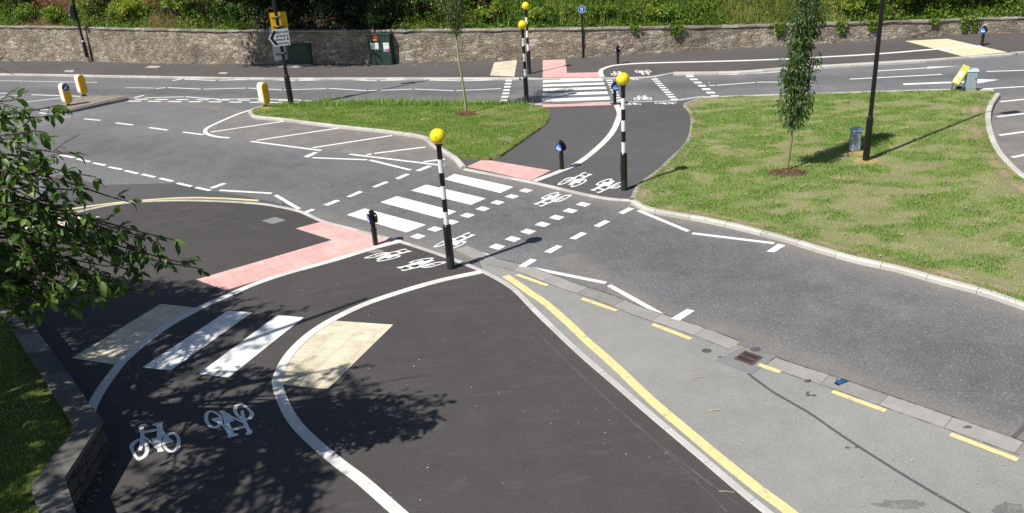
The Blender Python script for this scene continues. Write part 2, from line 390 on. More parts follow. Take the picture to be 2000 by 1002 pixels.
M['lawn'] = turf('shaded_lawn_turf', (0.06,0.095,0.02), (0.12,0.15,0.035), (0.2,0.16,0.07), 0.02)
M['blade'] = leafmat('grass_blade', [(0.0,(0.11,0.215,0.035)),(0.35,(0.215,0.36,0.075)),(0.62,(0.335,0.44,0.13)),(0.8,(0.50,0.47,0.25)),(1.0,(0.62,0.54,0.37))], 0.35, 0.6, 0.2)
M['cherry'] = leafmat('cherry_leaf', [(0.0,(0.025,0.065,0.013)),(0.45,(0.06,0.135,0.025)),(0.8,(0.135,0.235,0.045)),(1.0,(0.29,0.36,0.09))], 0.4, 0.45, 0.5)
M['column'] = leafmat('columnar_leaf', [(0.0,(0.035,0.08,0.02)),(0.6,(0.095,0.175,0.045)),(1.0,(0.19,0.27,0.08))], 0.35, 0.42, 0.45)
M['sapleaf'] = leafmat('sapling_leaf', [(0.0,(0.045,0.085,0.022)),(0.6,(0.095,0.145,0.04)),(1.0,(0.18,0.22,0.075))], 0.35, 0.45, 0.4)
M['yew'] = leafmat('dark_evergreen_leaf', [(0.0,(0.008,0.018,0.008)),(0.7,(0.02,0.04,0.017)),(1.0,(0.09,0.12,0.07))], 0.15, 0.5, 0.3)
M['bramble'] = leafmat('bramble_leaf', [(0.0,(0.06,0.13,0.016)),(0.5,(0.15,0.26,0.035)),(0.85,(0.28,0.37,0.06)),(1.0,(0.42,0.42,0.10))], 0.4, 0.45, 0.4)
M['shrub'] = leafmat('glossy_shrub_leaf', [(0.0,(0.035,0.08,0.018)),(0.6,(0.09,0.17,0.035)),(1.0,(0.20,0.28,0.07))], 0.35, 0.4, 0.45)
M['weed'] = leafmat('tall_weed', [(0.0,(0.08,0.15,0.03)),(0.45,(0.18,0.28,0.06)),(0.75,(0.28,0.34,0.09)),(0.9,(0.33,0.24,0.12)),(1.0,(0.42,0.28,0.16))], 0.35, 0.6, 0.2)
M['hay'] = leafmat('bank_grass_blade', [(0.0,(0.13,0.19,0.04)),(0.5,(0.24,0.29,0.07)),(0.85,(0.36,0.36,0.12)),(1.0,(0.46,0.40,0.18))], 0.4, 0.6, 0.2)
M['dead'] = leafmat('dead_brush', [(0.0,(0.13,0.065,0.03)),(0.6,(0.26,0.14,0.07)),(1.0,(0.38,0.24,0.13))], 0.2, 0.8, 0.1)
def film(name, col, a_hi, uvfade=True, sc_=1.4, lo=0.35, hi=0.7):
    m = NT(name); o = m.obj(); n = m.noise(o, sc_, 6, 0.7); v = m.sep(m.uv())[1]
    a = m.ramp(n, [(lo, 0.25), (hi, 1.0)])
    if uvfade:
        e = m.math('SUBTRACT', 1.0, m.math('ABSOLUTE', m.math('SUBTRACT', m.math('MULTIPLY', v, 2.0), 1.0)))
        a = m.math('MULTIPLY', a, m.ramp(e, [(0.0, 0.0), (0.75, 1.0)]))
    m.fin(col, 0.95, 0.1); return m.fade(m.math('MULTIPLY', a, a_hi))
M['dust'] = film('kerbside_dust', (0.40,0.355,0.31), 0.5)
M['dustflat'] = film('dusty_asphalt', (0.35,0.315,0.29), 0.7, False)
M['wear'] = film('tyre_wear', (0.06,0.06,0.064), 0.22)
M['scratch'] = film('pale_scuff', (0.36,0.35,0.34), 0.36, True, 2.0, 0.45, 0.68)
M['soil_edge'] = film('bare_soil_edge', (0.36,0.29,0.19), 0.95, True, 2.2, 0.3, 0.62)
M['crack'] = film('ragged_crack', (0.05,0.05,0.05), 0.8, True, 4.5, 0.42, 0.6)
M['damp'] = film('damp_patch', (0.17,0.17,0.165), 0.5, False, 6, 0.35, 0.65)

# ------------------------------------------------------------------ ground helpers
def area2(p): return sum(p[i][0]*p[(i+1)%len(p)][1]-p[(i+1)%len(p)][0]*p[i][1] for i in range(len(p)))
def sheet(name, pts, z, mat, parent=None, kind=None, skirt=0.0, uvdir=None):
    "level polygon; pts are world points; uv in metres along uvdir"
    P = [(float(p[0]), float(p[1])) for p in pts]
    if area2(P) < 0: P = P[::-1]
    mb = MB(); d = np.array(uvdir[:2] if uvdir is not None else (1,0), float); d /= np.linalg.norm(d); nn = np.array([-d[1], d[0]])
    o = np.array(P[0])
    uvs = [((np.array(p)-o)@d, (np.array(p)-o)@nn) for p in P]
    tr = tessellate_polygon([[Vector((p[0],p[1],0)) for p in P]])
    fs = []
    for t in tr:
        a,b,c = (P[i] for i in t)
        fs.append(tuple(t) if (b[0]-a[0])*(c[1]-a[1])-(b[1]-a[1])*(c[0]-a[0])>0 else (t[0],t[2],t[1]))
    mb.add([(p[0],p[1],z) for p in P], fs, 0, uvs)
    if skirt:
        n = len(P)
        for i in range(n):
            j = (i+1)%n
            mb.add([(*P[i],z),(*P[j],z),(*P[j],z-skirt),(*P[i],z-skirt)], [(3,2,1,0)], 0, [(0,0)]*4)
    o = mb.build(name, mat, parent)
    if kind: o['kind'] = kind
    return o
def ribbon(name, pts, width, z0, z1, mat, parent=None, kind=None, bev=0.0, side=0.0, flat=False):
    "strip following pts; top at z1; walls down to z0; side shifts it to the left(+)/right(-)"
    P = [np.array(p[:2], float) for p in pts]; n = len(P)
    T = []
    for i in range(n):
        d = P[min(i+1,n-1)]-P[max(i-1,0)]; T.append(d/np.linalg.norm(d))
    L = [0.0]
    for i in range(1,n): L.append(L[-1]+float(np.linalg.norm(P[i]-P[i-1])))
    mb = MB()
    if flat: prof = [(-width/2,z1,0.0),(width/2,z1,1.0)]
    else: prof = [(-width/2,z0,-0.1),(-width/2,z1-bev,0.0),(-width/2+bev,z1,0.1),(width/2-bev,z1,0.9),(width/2,z1-bev,1.0),(width/2,z0,1.1)] if bev else [(-width/2,z0,-0.1),(-width/2,z1,0.0),(width/2,z1,1.0),(width/2,z0,1.1)]
    k = len(prof); vs = []; uvs = []
    for i in range(n):
        nn = np.array([T[i][1],-T[i][0]])
        for (o,z,v) in prof:
            q = P[i]+nn*(o-side); vs.append((q[0],q[1],z)); uvs.append((L[i],v))
    fs = [(i*k+j, (i+1)*k+j, (i+1)*k+j+1, i*k+j+1) for i in range(n-1) for j in range(k-1)]
    fs = [f[::-1] for f in fs]
    mb.add(vs, fs, 0, uvs)
    if not flat:
        mb.add(vs[:k], [tuple(range(k))], 0, uvs[:k]); mb.add(vs[-k:], [tuple(range(k-1,-1,-1))], 0, uvs[-k:])
    o = mb.build(name, mat, parent)
    if kind: o['kind'] = kind
    return o
def GP(l, z=0.0): return [G(x,y,z) for x,y in l]
def GS(l, z=0.0, n=6): return smooth(GP(l,z), n)

ground = sheet('ground', [(-900,-400),(900,-400),(900,1500),(-900,1500)], -0.15, M['ground'], kind='structure')
road = sheet('road', [(-75,-25),(75,-25),(75,42),(32,44),(-5,48),(-75,76)], 0.0, M['road'], kind='structure', skirt=0.14)
ZM = 0.004
def line(name, a, b, w, mat, parent=road, z=ZM):
    A, B = G(*a, z)[:2], G(*b, z)[:2]; d = (B-A)/np.linalg.norm(B-A); n = np.array([-d[1],d[0]])*w/2
    return sheet(name, [A-n, B-n, B+n, A+n], z, mat, parent)
def quad(name, q, mat=None, parent=road, z=ZM):
    return sheet(name, GP(q, z), z, mat or M['white'], parent)
# --- road films: wear and dust (real surface dirt on the carriageway)
ribbon('tyre_wear', GS([(-250,262),(150,283),(420,318),(640,352),(840,392),(1010,420),(1180,452),(1420,530),(1700,632),(2000,750),(2400,930)]), 4.6, 0, 0.0012, M['wear'], road, flat=True)
ribbon('tyre_wear', GS([(-200,176),(300,180),(700,183),(1000,176),(1300,168),(1600,156),(1900,148),(2200,135)]), 2.2, 0, 0.0012, M['wear'], road, flat=True)
# --- layby
LBEDGE = [(930,492),(960,509),(1024,525),(1072,543),(1129,564),(1183.5,581),(1247,607),(1314.5,629),(1391,656),(1439,676),(1520,711),(1631,748),(1732,783),(1873,832),(2000,877),(2300,990)]
K1 = [(-420,620),(-160,520),(50,440),(120,423),(175,408.5),(225,399),(275,394),(350,391.5),(425,393),(500,397.5),(540,403),(587,413.5),(627,431),(675,444),(720,456),(785,473),(870,501),(945,531),(1000,562),(1035,596),(1060,621),(1132,689),(1213,759),(1267,806),(1361,885),(1436,949),(1501,1002),(1745,1195)]
ZP = 0.03
lay = GS(LBEDGE)
sheet('layby', lay + GP([(2500,1150),(1745,1195)]) + GS(K1[17:], ZP)[::-1][1:], 0.003, M['layby'], kind='structure')
layby = bpy.data.objects['layby']
quad('grate_surround', [(1398,704.5),(1443.5,680),(1516,695.5),(1468,731)], M['pit'], layby, 0.009)
ch1 = GS(LBEDGE[:11]); ch2 = GS(LBEDGE[10:])
ribbon('channel', GS([(900,484),(960,510),(1024,526),(1072,544),(1129,564.5),(1183.5,582),(1247,607.6),(1314.5,630),(1391,657),(1436,675)]), 0.34, -0.02, 0.007, M['channel'], kind='structure')
ribbon('channel', GS([(1505,706),(1560,725),(1631,748),(1732,783),(1873,832),(2000,877),(2300,990)]), 0.34, -0.02, 0.007, M['channel'], kind='structure')
def edge_crack(l, off, w, seed, parent, z):
    return ribbon('edge_crack', GS(l, z), w, 0, z, M['crack'], parent, flat=True, side=off)
for l in ([(960,510),(1024,526),(1072,544),(1129,564.5),(1183.5,582),(1247,607.6),(1314.5,630),(1391,657),(1436,675)],[(1505,706),(1560,725),(1631,748),(1732,783),(1873,832),(2000,877)]):
    edge_crack(l, 0.18, 0.045, 1, road, 0.0078); edge_crack(l, -0.18, 0.03, 2, layby, 0.0079)
# --- near pavement
pk = GS(K1, ZP)
pavement = sheet('pavement', pk + [np.array([9.5,3.5,0]), np.array([9.5,-8,0]), np.array([-22,-8,0]), np.array([-34,14,0])], ZP, M['pave'], kind='structure', skirt=0.05)
ribbon('kerb', GS(K1, ZP), 0.13, -0.02, ZP+0.006, M['thinedge'], kind='structure', bev=0.012)
EA = [(785,471),(734,484),(660,506.5),(560,534.5),(500,554.5),(446,577.5),(410,593),(377,609),(331,634),(288,665),(245,701),(219,732),(195,766),(180,795),(168,830)]
EB = [(942,531),(860,548.5),(785,570),(710,596),(642,629),(596,661),(563,696),(546,728),(542,750),(555,790),(578,828),(610,861),(657,901),(701,934),(735,963),(777,1000),(860,1072),(980,1170)]
ribbon('white_edging', GS(EA, ZP), 0.175, 0.0, ZP+0.012, M['edging'], pavement)
ribbon('white_edging', GS(EB, ZP), 0.175, 0.0, ZP+0.012, M['edging'], pavement)
ZQ = ZP + 0.004; ZB = ZP + 0.008
def dirw(a, b): return (G(*b)-G(*a))[:2]
def pad(name, q, mat, parent, z, uv=None): return sheet(name, GP(q, z), z, mat, parent, uvdir=uv)
pad('tactile_paving', [(383,546),(648,468.6),(577.4,446),(629,432.6),(720,456),(768,470),(734,482),(660,504),(560,531),(440,567)], M['pink'], pavement, ZQ, dirw((383,546),(648,468.6)))
pad('tactile_paving', [(313.6,593.5),(383,601),(331,633),(284,664),(240,701),(224,712),(140,699)], M['buff'], pavement, ZQ, dirw((140,699),(313.6,593.5)))
pad('tactile_paving', [(642,625.5),(768,634),(639.5,760),(550,751),(549,733),(563,706),(579,684),(606,654),(631,634)], M['buff'], pavement, ZQ, dirw((639.5,760),(768,634)))
pad('tactile_paving', [(40,447),(122,421.5),(196,423),(104,458)], M['buff'], pavement, ZQ, dirw((60,440),(125,421)))
quad('access_cover', [(511,431),(537,423.6),(559,430),(532,437.6)], M['cover'], pavement, ZQ)
quad('access_cover', [(713.5,491.8),(736,486.5),(752.4,490.3),(732,494.8)], M['cover'], pavement, ZQ)
quad('zebra_stripe', [(278,717.5),(444.5,607),(492.5,610),(333,723.5)], None, pavement, ZB)
quad('zebra_stripe', [(387.5,730),(542,615),(593,620),(446.6,737)], None, pavement, ZB)
# --- far pavement
ZF = 0.05
FK = [(-300,143),(0,144),(240,148),(500,152),(730,152),(955,152),(1015,152),(1065,153),(1177,152),(1240,151),(1265,150),(1288,147),(1315,142),(1440,140),(1532,133),(1700,123),(1805,117),(1970,104.5),(2000,101),(2250,88)]
WB = [(0,121),(170,121),(300,126),(480,127),(620,127),(760,127),(960,120),(1140,115),(1280,107),(1400,99),(1600,88),(1760,78),(1900,68),(2000,66)]
WH = [2.15,2.0,1.95,1.8,1.75,1.7,1.55,1.45,1.3,1.15,1.0,0.87,0.75,0.75]
wpts = [np.array([-66,67.0,0])] + GP(WB) + [np.array([64,38.0,0])]; wh = [2.35] + WH + [0.7]
fk = GP(FK, ZF)
far_pavement = sheet('far_pavement', [np.array([-66,58.0,0])] + fk + [np.array([64,33.5,0])] + [p + np.array([0,0.2,0]) for p in wpts[::-1]], ZF, M['farpave'], kind='structure', skirt=0.08)
def kerb_piece(l, w, z1, mat='kerb', z=None): return ribbon('kerb', GS(l, z1 if z is None else z), w, -0.02, z1, M[mat], kind='structure', bev=0.02)
ribbon('kerb', [np.array([-66,58.1,0])] + GS(FK[:7], 0.09), 0.16, -0.02, 0.10, M['kerb'], kind='structure', bev=0.02)
ribbon('kerb', GS(FK[6:13], ZF), 0.15, -0.02, ZF+0.006, M['thinedge'], kind='structure', bev=0.01)
ribbon('kerb', GS(FK[12:17], 0.09), 0.34, -0.02, 0.10, M['kerb'], kind='structure', bev=0.02)
ribbon('kerb', GS(FK[16:], 0.08) + [np.array([64,33.6,0])], 0.2, -0.02, 0.09, M['kerb'], kind='structure', bev=0.02)
ZFQ, ZFB = ZF+0.005, ZF+0.010
pad('tactile_paving', [(965,122),(1010,117),(1004.5,149.5),(957,147.5)], M['buff'], far_pavement, ZFQ, dirw((956,147),(965,122)))
pad('tactile_paving', [(1060,117.5),(1104,116),(1107.5,142.5),(1171,141),(1175,150.5),(1060,151.5)], M['pink'], far_pavement, ZFQ, dirw((1060,150),(1175,150)))
pad('buff_surface', [(1767.5,80),(1850,75.6),(1968.5,102),(1880,110)], M['buffpatch'], far_pavement, ZFQ)
ribbon('white_edging', GS([(1176,150),(1173,141),(1177,135.5),(1190,130.5),(1205,127.5),(1240,124.5),(1300,122.5),(1440,119),(1532,115.5),(1700,106.5),(1826,96.5),(1916,90)], ZF), 0.2, 0.0, ZF+0.014, M['white'], far_pavement)
ribbon('dark_joint', GS([(1315,139),(1440,136),(1532,129),(1700,119),(1802,113.5)], ZF), 0.12, 0, ZF+0.005, M['patch'], far_pavement, flat=True)
for q in ([(282.5,132.5),(292.5,128),(315,129),(306,133)],[(123,140.5),(129,137),(146,137),(142,141)],[(425,144),(430,141),(446,141),(441,145)],[(542.5,131),(549,127.5),(597.5,126.5),(585,132.5)]):
    quad('access_cover', q, M['palecover'], far_pavement, ZFQ)
# --- islands, path
GZ = 0.09
path = sheet('path', GP([(907,330),(895,305),(955,312),(980,301),(1015,276),(1052,251),(1067,236),(1072,217),(1058,205),(1060,203.5),(1200,200),(1260,198),(1330,197.5),(1372,192.5),(1353,236),(1345,275),(1315,307),(1285,335),(1250,362),(1236,389),(1190,386),(1140,377.5),(1040,355.5)], ZP), ZP, M['path'], kind='structure', skirt=0.05)
ribbon('kerb', GS([(907,329.5),(960,340),(1040,355.5),(1140,378.5),(1190,387.5),(1236,391)], ZP), 0.13, -0.02, ZP+0.005, M['thinedge'], kind='structure', bev=0.01)
ribbon('kerb', GS([(1040,203),(1100,202.5),(1200,199.5),(1300,197.5),(1345,192),(1375,188)], ZP), 0.12, -0.02, ZP+0.004, M['thinedge'], kind='structure', bev=0.01)
ribbon('white_edging', GS([(1044,354),(1090,336.5),(1132,317),(1170,287),(1195,260),(1207,235),(1210,220),(1204,205)], ZP), 0.2, 0, ZP+0.012, M['edging'], path)
pad('tactile_paving', [(944,311),(1076,333),(1036,352.5),(911,325.5)], M['pink'], path, ZQ, dirw((911,325),(1036,352)))
pad('tactile_paving', [(1060,202.5),(1190,200.5),(1194,205),(1059,209.5)], M['pink'], path, ZQ, dirw((1059,209),(1194,205)))
# island grass and kerbs
IL_front = [(489,220),(500,226.5),(555,231.5),(605,238),(680,246.5),(755,254.5),(825,265),(845,280),(865,291),(890,307)]
IL = IL_front[:-1] + [(893,306),(915,308),(955,310),(980,301),(1015,276),(1052,251),(1067,236),(1072,217),(1060,209),(1032.5,203),(1015,200),(940,199.5),(830,198.5),(730,197),(630,199),(560,204),(505,209),(492,213)]
island_l = sheet('grass_verge', GP(IL, GZ), GZ, M['turf'], kind='structure', skirt=0.1)
ribbon('kerb', GS([(520,206.5),(498,210.5),(489,217),(494,224)] , 0.1) + GS(IL_front[1:], 0.1) + GP([(906,328)], 0.05), 0.15, -0.02, 0.105, M['kerb'], kind='structure', bev=0.02)
ribbon('kerb', GS([(520,206.5),(560,203.5),(630,198.5),(730,196.5),(830,198),(940,199),(1015,199.5),(1040,203.5)], 0.07), 0.13, -0.02, 0.075, M['kerb'], kind='structure', bev=0.02)
NK = [(1236,391),(1276,408),(1392,429),(1516,458.5),(1604,484.5),(1676,504.5),(1752,521),(1832,543),(1916,565),(2000,593),(2300,700),(2900,918)]
RKERB = [(1949,183),(1935,205),(1930,226),(1934,257),(1948,291),(1974,322),(2000,345),(2060,390),(2300,560),(2600,735)]
IR = [(1240,387),(1252,362),(1287,335),(1317,307),(1347,275),(1355,236),(1350,217),(1340,205.5),(1348,199.5),(1378,191.5),(1400,189.5),(1540,185),(1700,180),(1850,175.5),(1938,177),(1949,183)]
island_r = sheet('grass_verge', GP(IR, GZ) + GS(RKERB, GZ) + GP([(2900,905)], GZ) + GS(NK, GZ)[::-1][1:], GZ, M['dryturf'], kind='structure', skirt=0.1)
ribbon('kerb', GS(NK, 0.09), 0.16, -0.02, 0.105, M['kerb'], kind='structure', bev=0.03)
ribbon('kerb', GS(RKERB, 0.1), 0.16, -0.02, 0.125, M['kerb'], kind='structure', bev=0.02)
ribbon('kerb', GS([(1372,189.5),(1400,188.5),(1540,184),(1700,179),(1850,174.5),(1940,175)], 0.05), 0.12, -0.02, 0.06, M['thinedge'], kind='structure', bev=0.02)
ribbon('sett_edging', GS([(1236,389),(1250,362),(1285,335),(1315,307),(1345,275),(1353.5,236),(1348.6,217),(1338,205.5),(1346.5,200),(1374,192)], 0.06), 0.15, 0, 0.085, M['setts'], kind='structure', bev=0.02)
ribbon('grass_edge', GS([(893,306.5),(915,308.5),(955,310.5),(980,301.5),(1015,276.5),(1052,251.5),(1067,236.5),(1072,217)], 0.05), 0.10, 0, 0.08, M['straw'], kind='structure', bev=0.03)
# --- traffic island upper left
TI = [(136,213),(246,188.5),(240,186.3),(190,186.3),(158,187.5),(128,200),(117,211),(124,214)]
traffic_island = sheet('traffic_island', GP(TI, 0.12), 0.12, M['slabs'], kind='structure', skirt=0.13)
ribbon('kerb', GP([(131,216),(249,190.2)], 0.12), 0.16, -0.02, 0.128, M['oldkerb'], traffic_island, bev=0.02)
# --- scuffs and laying joints on the dark footway, worn soil along the verges
for l,w in (([(1040,640),(1090,690),(1180,775),(1290,870),(1440,985)],.035),([(1085,640),(1130,690),(1230,780),(1330,850)],.025),([(1200,795),(1265,850),(1345,925),(1420,1000)],.025),([(560,585),(640,560),(740,540),(840,522)],.03),([(250,455),(330,430),(430,428),(520,450)],.05),([(300,420),(380,405),(460,408)],.06)):
    ribbon('scuff_line', GS(l,ZP), w, 0, ZP+0.0035, M['scratch'], pavement, flat=True)
ribbon('laying_joint', GS([(150,470),(300,470),(450,470),(560,462)],ZP), 0.02, 0, ZP+0.0025, M['patch'], pavement, flat=True)
ribbon('bare_soil', GS(NK,GZ), 0.42, 0, GZ+0.003, M['soil_edge'], island_r, side=0.28, flat=True)
ribbon('bare_soil', GS(RKERB,GZ), 0.6, 0, GZ+0.0035, M['soil_edge'], island_r, side=-0.36, flat=True)
ribbon('bare_soil', GS(IL_front,GZ), 0.4, 0, GZ+0.003, M['soil_edge'], island_l, side=0.24, flat=True)
ribbon('bare_soil', GS([(1240,387),(1252,362),(1287,335),(1317,307),(1347,275),(1355,236),(1350,217),(1341,205.5),(1350,199.5)],GZ), 0.35, 0, GZ+0.0037, M['soil_edge'], island_r, side=-0.2, flat=True)
ribbon('bare_soil', GS([(915,308),(955,310),(980,301),(1015,276),(1052,251),(1067,236)],GZ), 0.35, 0, GZ+0.0037, M['soil_edge'], island_l, side=0.2, flat=True)
# --- dust
ribbon('kerb_dust', GS([(1150,386),(1236,398),(1300,420),(1392,440),(1516,470),(1604,497),(1676,517),(1752,534),(1832,556),(1916,579),(2000,608),(2300,715)]), 1.3, 0, 0.0022, M['dust'], road, flat=True)
ribbon('kerb_dust', GS([(600,418),(680,445),(760,463),(860,490),(930,512)]), 1.2, 0, 0.0022, M['dust'], road, flat=True)
ribbon('kerb_dust', GS([(780,262),(850,300),(920,334),(1040,362),(1160,390)]), 1.3, 0, 0.0024, M['dust'], road, flat=True)
ribbon('kerb_dust', GS([(250,190),(330,200),(430,212),(500,222)]), 1.0, 0, 0.0022, M['dust'], road, flat=True)
ribbon('kerb_dust', GS([(1100,500),(1250,590),(1400,640),(1600,715),(1800,790),(2100,900)]), 1.0, 0, 0.0022, M['dust'], road, flat=True)
sheet('dusty_hatching', GP([(489,217),(462,225),(425,241),(402,252),(403,259),(425,266),(490,274),(628,293),(690,301),(867,323),(900,328),(865,293),(825,267),(680,248),(555,233),(495,226)], 0.002), 0.002, M['dustflat'], road)
sheet('dusty_hatching', GP([(1949,186),(2080,180),(2400,330),(2560,700),(2300,552),(2060,385),(2000,345),(1974,322),(1948,291),(1934,257)], 0.002), 0.002, M['dustflat'], road)
sheet('dark_repair', GP([(110,340),(195,361),(345,357.5),(411,372.5),(480,383),(580,405),(560,402),(500,393),(425,389),(350,388),(270,391),(200,400),(140,410),(60,420)], 0.0026), 0.0026, M['patch'], road)
# ------------------------------------------------------------------ road markings
for q in ([(677,419.5),(712,407),(832,439),(794,454)],[(743,395),(775,383),(891.5,413),(861,426.5)],[(802.5,372),(832.5,360.5),(949,387.5),(920,400)],[(867.5,350),(887.5,339.5),(1003,365),(977,377)]):
    quad('zebra_stripe', q)
zdir = (G(794,454)-G(677,419.5))[:2]; zdir /= np.linalg.norm(zdir)
def squares(a, b, n, s1, s2, across, z=ZM, name='crossing_square'):
    A, B = G(*a,z)[:2], G(*b,z)[:2]; d = (B-A)/np.linalg.norm(B-A); s1 = s1 or 0.5*np.linalg.norm(B-A)/(n-1)
    for k in range(n):
        c = A+(B-A)*k/(n-1); e = d*s1/2; f = across*s2/2
        sheet(name, [c-e-f, c-e+f, c+e+f, c+e-f], z, M['white'], road)
squares((816,461.5),(1027,372),8,0.245,0.30,zdir)
squares((939,497.5),(1139.5,399),8,0.245,0.30,zdir)
for q in ([(1012,520),(1036.6,505),(1049,508),(1025.5,522)],[(1062,491.7),(1087.7,478.6),(1099,481),(1075.6,494.6)],[(1111.7,465.5),(1135.6,453),(1147,456),(1123.8,467.8)],[(1159,441),(1181,430),(1192,432.5),(1170,444)],[(1207.5,415.5),(1227.5,405),(1239,407.5),(1217.5,418)],
          [(592.5,414),(609,407.5),(616,409.5),(600,416)],[(631,400),(656,390),(665,392),(640,402)],[(676,384),(701,373),(709.5,375),(684.5,385)],[(726,365),(752.5,354),(760,356),(734,366)],[(771,348.5),(792.5,339),(801,340.5),(780,350)],[(811,333),(836,323),(844,325),(820,334.5)],
          [(408,367),(434,357.5),(443,358.5),(417.5,368)],[(592.5,306),(612.5,297),(622,297.5),(602.5,307.5)],[(1310.6,622),(1341.6,603.5),(1357,607),(1327,626)],[(1497,491),(1520,476),(1534.5,479),(1512,493)]):
    quad('give_way_dash', q, z=0.0085)
for a,b in (((429,371.5),(531,377.5)),((538,381),(584,408)),((610,308),(717,312)),((722,312.5),(802,332)),((1033.5,522.5),(1183.5,552.5)),((1189.5,557),(1293.5,615)),((1247,411),(1344.5,451.5)),((1352,455.5),(1512,475))):
    line('zigzag_line', a, b, 0.115, M['white'])
ribbon('hatch_outline', GS([(489,215),(462,224),(425,240),(405,250),(400.5,257.5),(407.5,263),(425,267.5),(448,269.5)]), 0.15, 0, ZM+0.001, M['white'], road, flat=True)
for a,b in (((411,258),(560,236)),((501,274),(662.5,250)),((611,288.5),(766,264.5)),((716,302),(726,300.8)),((731,299.5),(831,287)),((827.5,316),(869,310.5))): line('hatch_line', a, b, 0.13, M['white'], z=ZM+0.001)
for a,b in (((490,276),(627.5,294)),((682.5,301),(867.5,323.5))): line('hatch_line', a, b, 0.12, M['white'], z=ZM+0.003)
for a,b in (((164,232),(196,235)),((226,240),(260,244)),((291,249),(327.5,254)),((357.5,258),(397.5,263)),((77,220),(90,222)),((107.5,224.5),(139,227.5))): line('centre_dash', a, b, 0.12, M['white'])
line('worn_yellow_dash', (81,225.5), (130,230), 0.2, M['oldyellow'])
for a,b in (((117,302.5),(145,308)),((150,310),(176,316)),((182,318),(206,323)),((212.5,326),(238,331)),((244,333),(269.5,339)),((277,340),(302.5,346)),((312,348),(337.5,354)),((346,357.5),(374,364)),((382.5,366),(411,372))): line('edge_dash', a, b, 0.12, M['white'], z=ZM+0.001)
ribbon('yellow_line', GS([(-20,437),(50,424),(125,411),(175,403),(250,394),(350,387),(425,387.5),(505,392)]), 0.12, 0, ZM+0.002, M['yellow'], road, flat=True)
ribbon('yellow_line', GS([(987,539),(1012.5,556),(1039,575),(1063,591),(1105,627),(1149,669),(1201,715),(1270.5,781),(1349,848),(1421,908),(1481.5,956),(1542,1001),(1700,1125)]), 0.165, 0, 0.0095, M['yellow'], layby, flat=True)
for a,b in (((1009,536),(1069.6,557.5)),((1136.5,583),(1204.6,606.5)),((1274.5,633),(1349.5,662)),((1481,711.5),(1524,726.7)),((1625.5,764),(1730,802.5)),((1856.5,848),(1988,898))): line('yellow_dash', a, b, 0.1, M['yellow'], layby, 0.0105)
# far crossing
ZO = lambda x,y: (1000+x*.21, 110+y*.21)
for q in ([(290,223),(840,208),(850,226),(285,245)],[(288,262),(855,243),(862,262),(285,283)],[(287,300),(870,282),(880,303),(285,323)],[(285,345),(885,325),(893,350),(282,370)],[(284,395),(905,373),(913,402),(280,425)]):
    quad('zebra_stripe', [ZO(*p) for p in q])
xdir = (G(1190,189)-G(1060,192))[:2]; xdir /= np.linalg.norm(xdir)
squares((993.75,157.5),(984.5,196),7,None,0.28,xdir,name='crossing_dash')
squares((1188,152.5),(1208,196),10,None,0.24,xdir)
squares((1275,150.75),(1317,194),11,None,0.27,xdir)
squares((1347.5,149),(1397,188),7,None,0.3,xdir,name='crossing_dash')
for a,b in (((337.5,157.5),(354,154)),((305,173),(322.5,171)),((261,191),(281,186))): line('give_way_dash', a, b, 0.16, M['white'])
for a,b in (((360,154.5),(421,157.5)),((427.5,157),(500,155.2)),((505,155),(576,157.5)),((582.5,157.5),(665,155)),((667.5,155),(736,158)),((742.5,157.5),(825,155.2)),((826,156),(899,158)),((902.5,158),(970,156)),
            ((327.5,171),(392.5,174)),((397.5,174),(481,172)),((485,172),(550,175.5)),((555,175.5),(637.5,173)),((642.5,172.5),(716,177)),((720,177),(805,174)),((810,174),(886,177)),((891,177),(979,173)),
            ((282.5,191),(359,189)),((362.5,189),(429,194)),((432.5,194),(500,192.5)),((500,193),(590,195.5)),
            ((1400,166.5),(1475,161)),((1478.6,160.5),(1532,160)),((1400,145),(1440,145.5)),((1446.5,145),(1524.5,140)),((1384,167),(1398,166.5))): line('zigzag_line', a, b, 0.11, M['white'], z=ZM+0.001)
for k in range(9):
    y1 = 193.7+k*0.35; y2 = 197.4+k*0.35
    line('lane_dash', (264+40*k,y1), (288+40*k,y1+0.3), 0.14, M['white'], z=ZM+0.002); line('lane_dash', (250+39.5*k,y2), (275+39.5*k,y2+0.3), 0.16, M['white'], z=ZM+0.002)
for a,b in (((0,157.5),(190,161)),((244,171),(303,172))): line('worn_line', a, b, 0.10, M['oldwhite'])
for a,b,z in (((0,190),(47,185),0),((61,185),(157,188),.001),((42,200),(122,191),.002),((79,215),(117,212),0),((0,182),(14,182),.001)): line('lane_line', a, b, 0.12, M['white'], z=ZM+z)
for a,b,z in (((1355,146.5),(1440,145.5),.003),((1706,139),(1811,132.5),0),((1659.5,154.5),(1839.5,145.2),0),((1926.5,139.5),(2060,135.5),0),((1904,174.5),(2060,165.5),0),((1953.5,198.6),(2060,188),0),((1947.5,228),(2060,214.5),0),((1952,264),(2060,249),0),((1976.6,307),(2060,292),0),((1384,161),(1386,161),0)): line('lane_line', a, b, 0.13, M['white'], z=ZM+z)
for sh, hd in (([(1764,163),(1764,166),(1870,161.5),(1870,158.5)], [(1868,157),(1868,163),(1900,159.5)]), ([(1880,159),(1880,161.5),(1909,160.5),(1909,157.5)],[(1909,155),(1909,162),(1949,156)]), ([(1811,130.8),(1811,133.5),(1840,132),(1840,129.5)],[(1840,128),(1840,134),(1873,129)]), ([(1548,161),(1548,163),(1575,161),(1575,159.5)],[(1575,157),(1575,163),(1587,159)])):
    pass
quad('lane_arrow', [(1764,163),(1764,166),(1909,160.3),(1909,155),(1950,156),(1909,163),(1909,161),(1909,158)][:3] + [(1909,157.5)])
quad('lane_arrow', [(1909,154.5),(1951,155.7),(1909,163)])
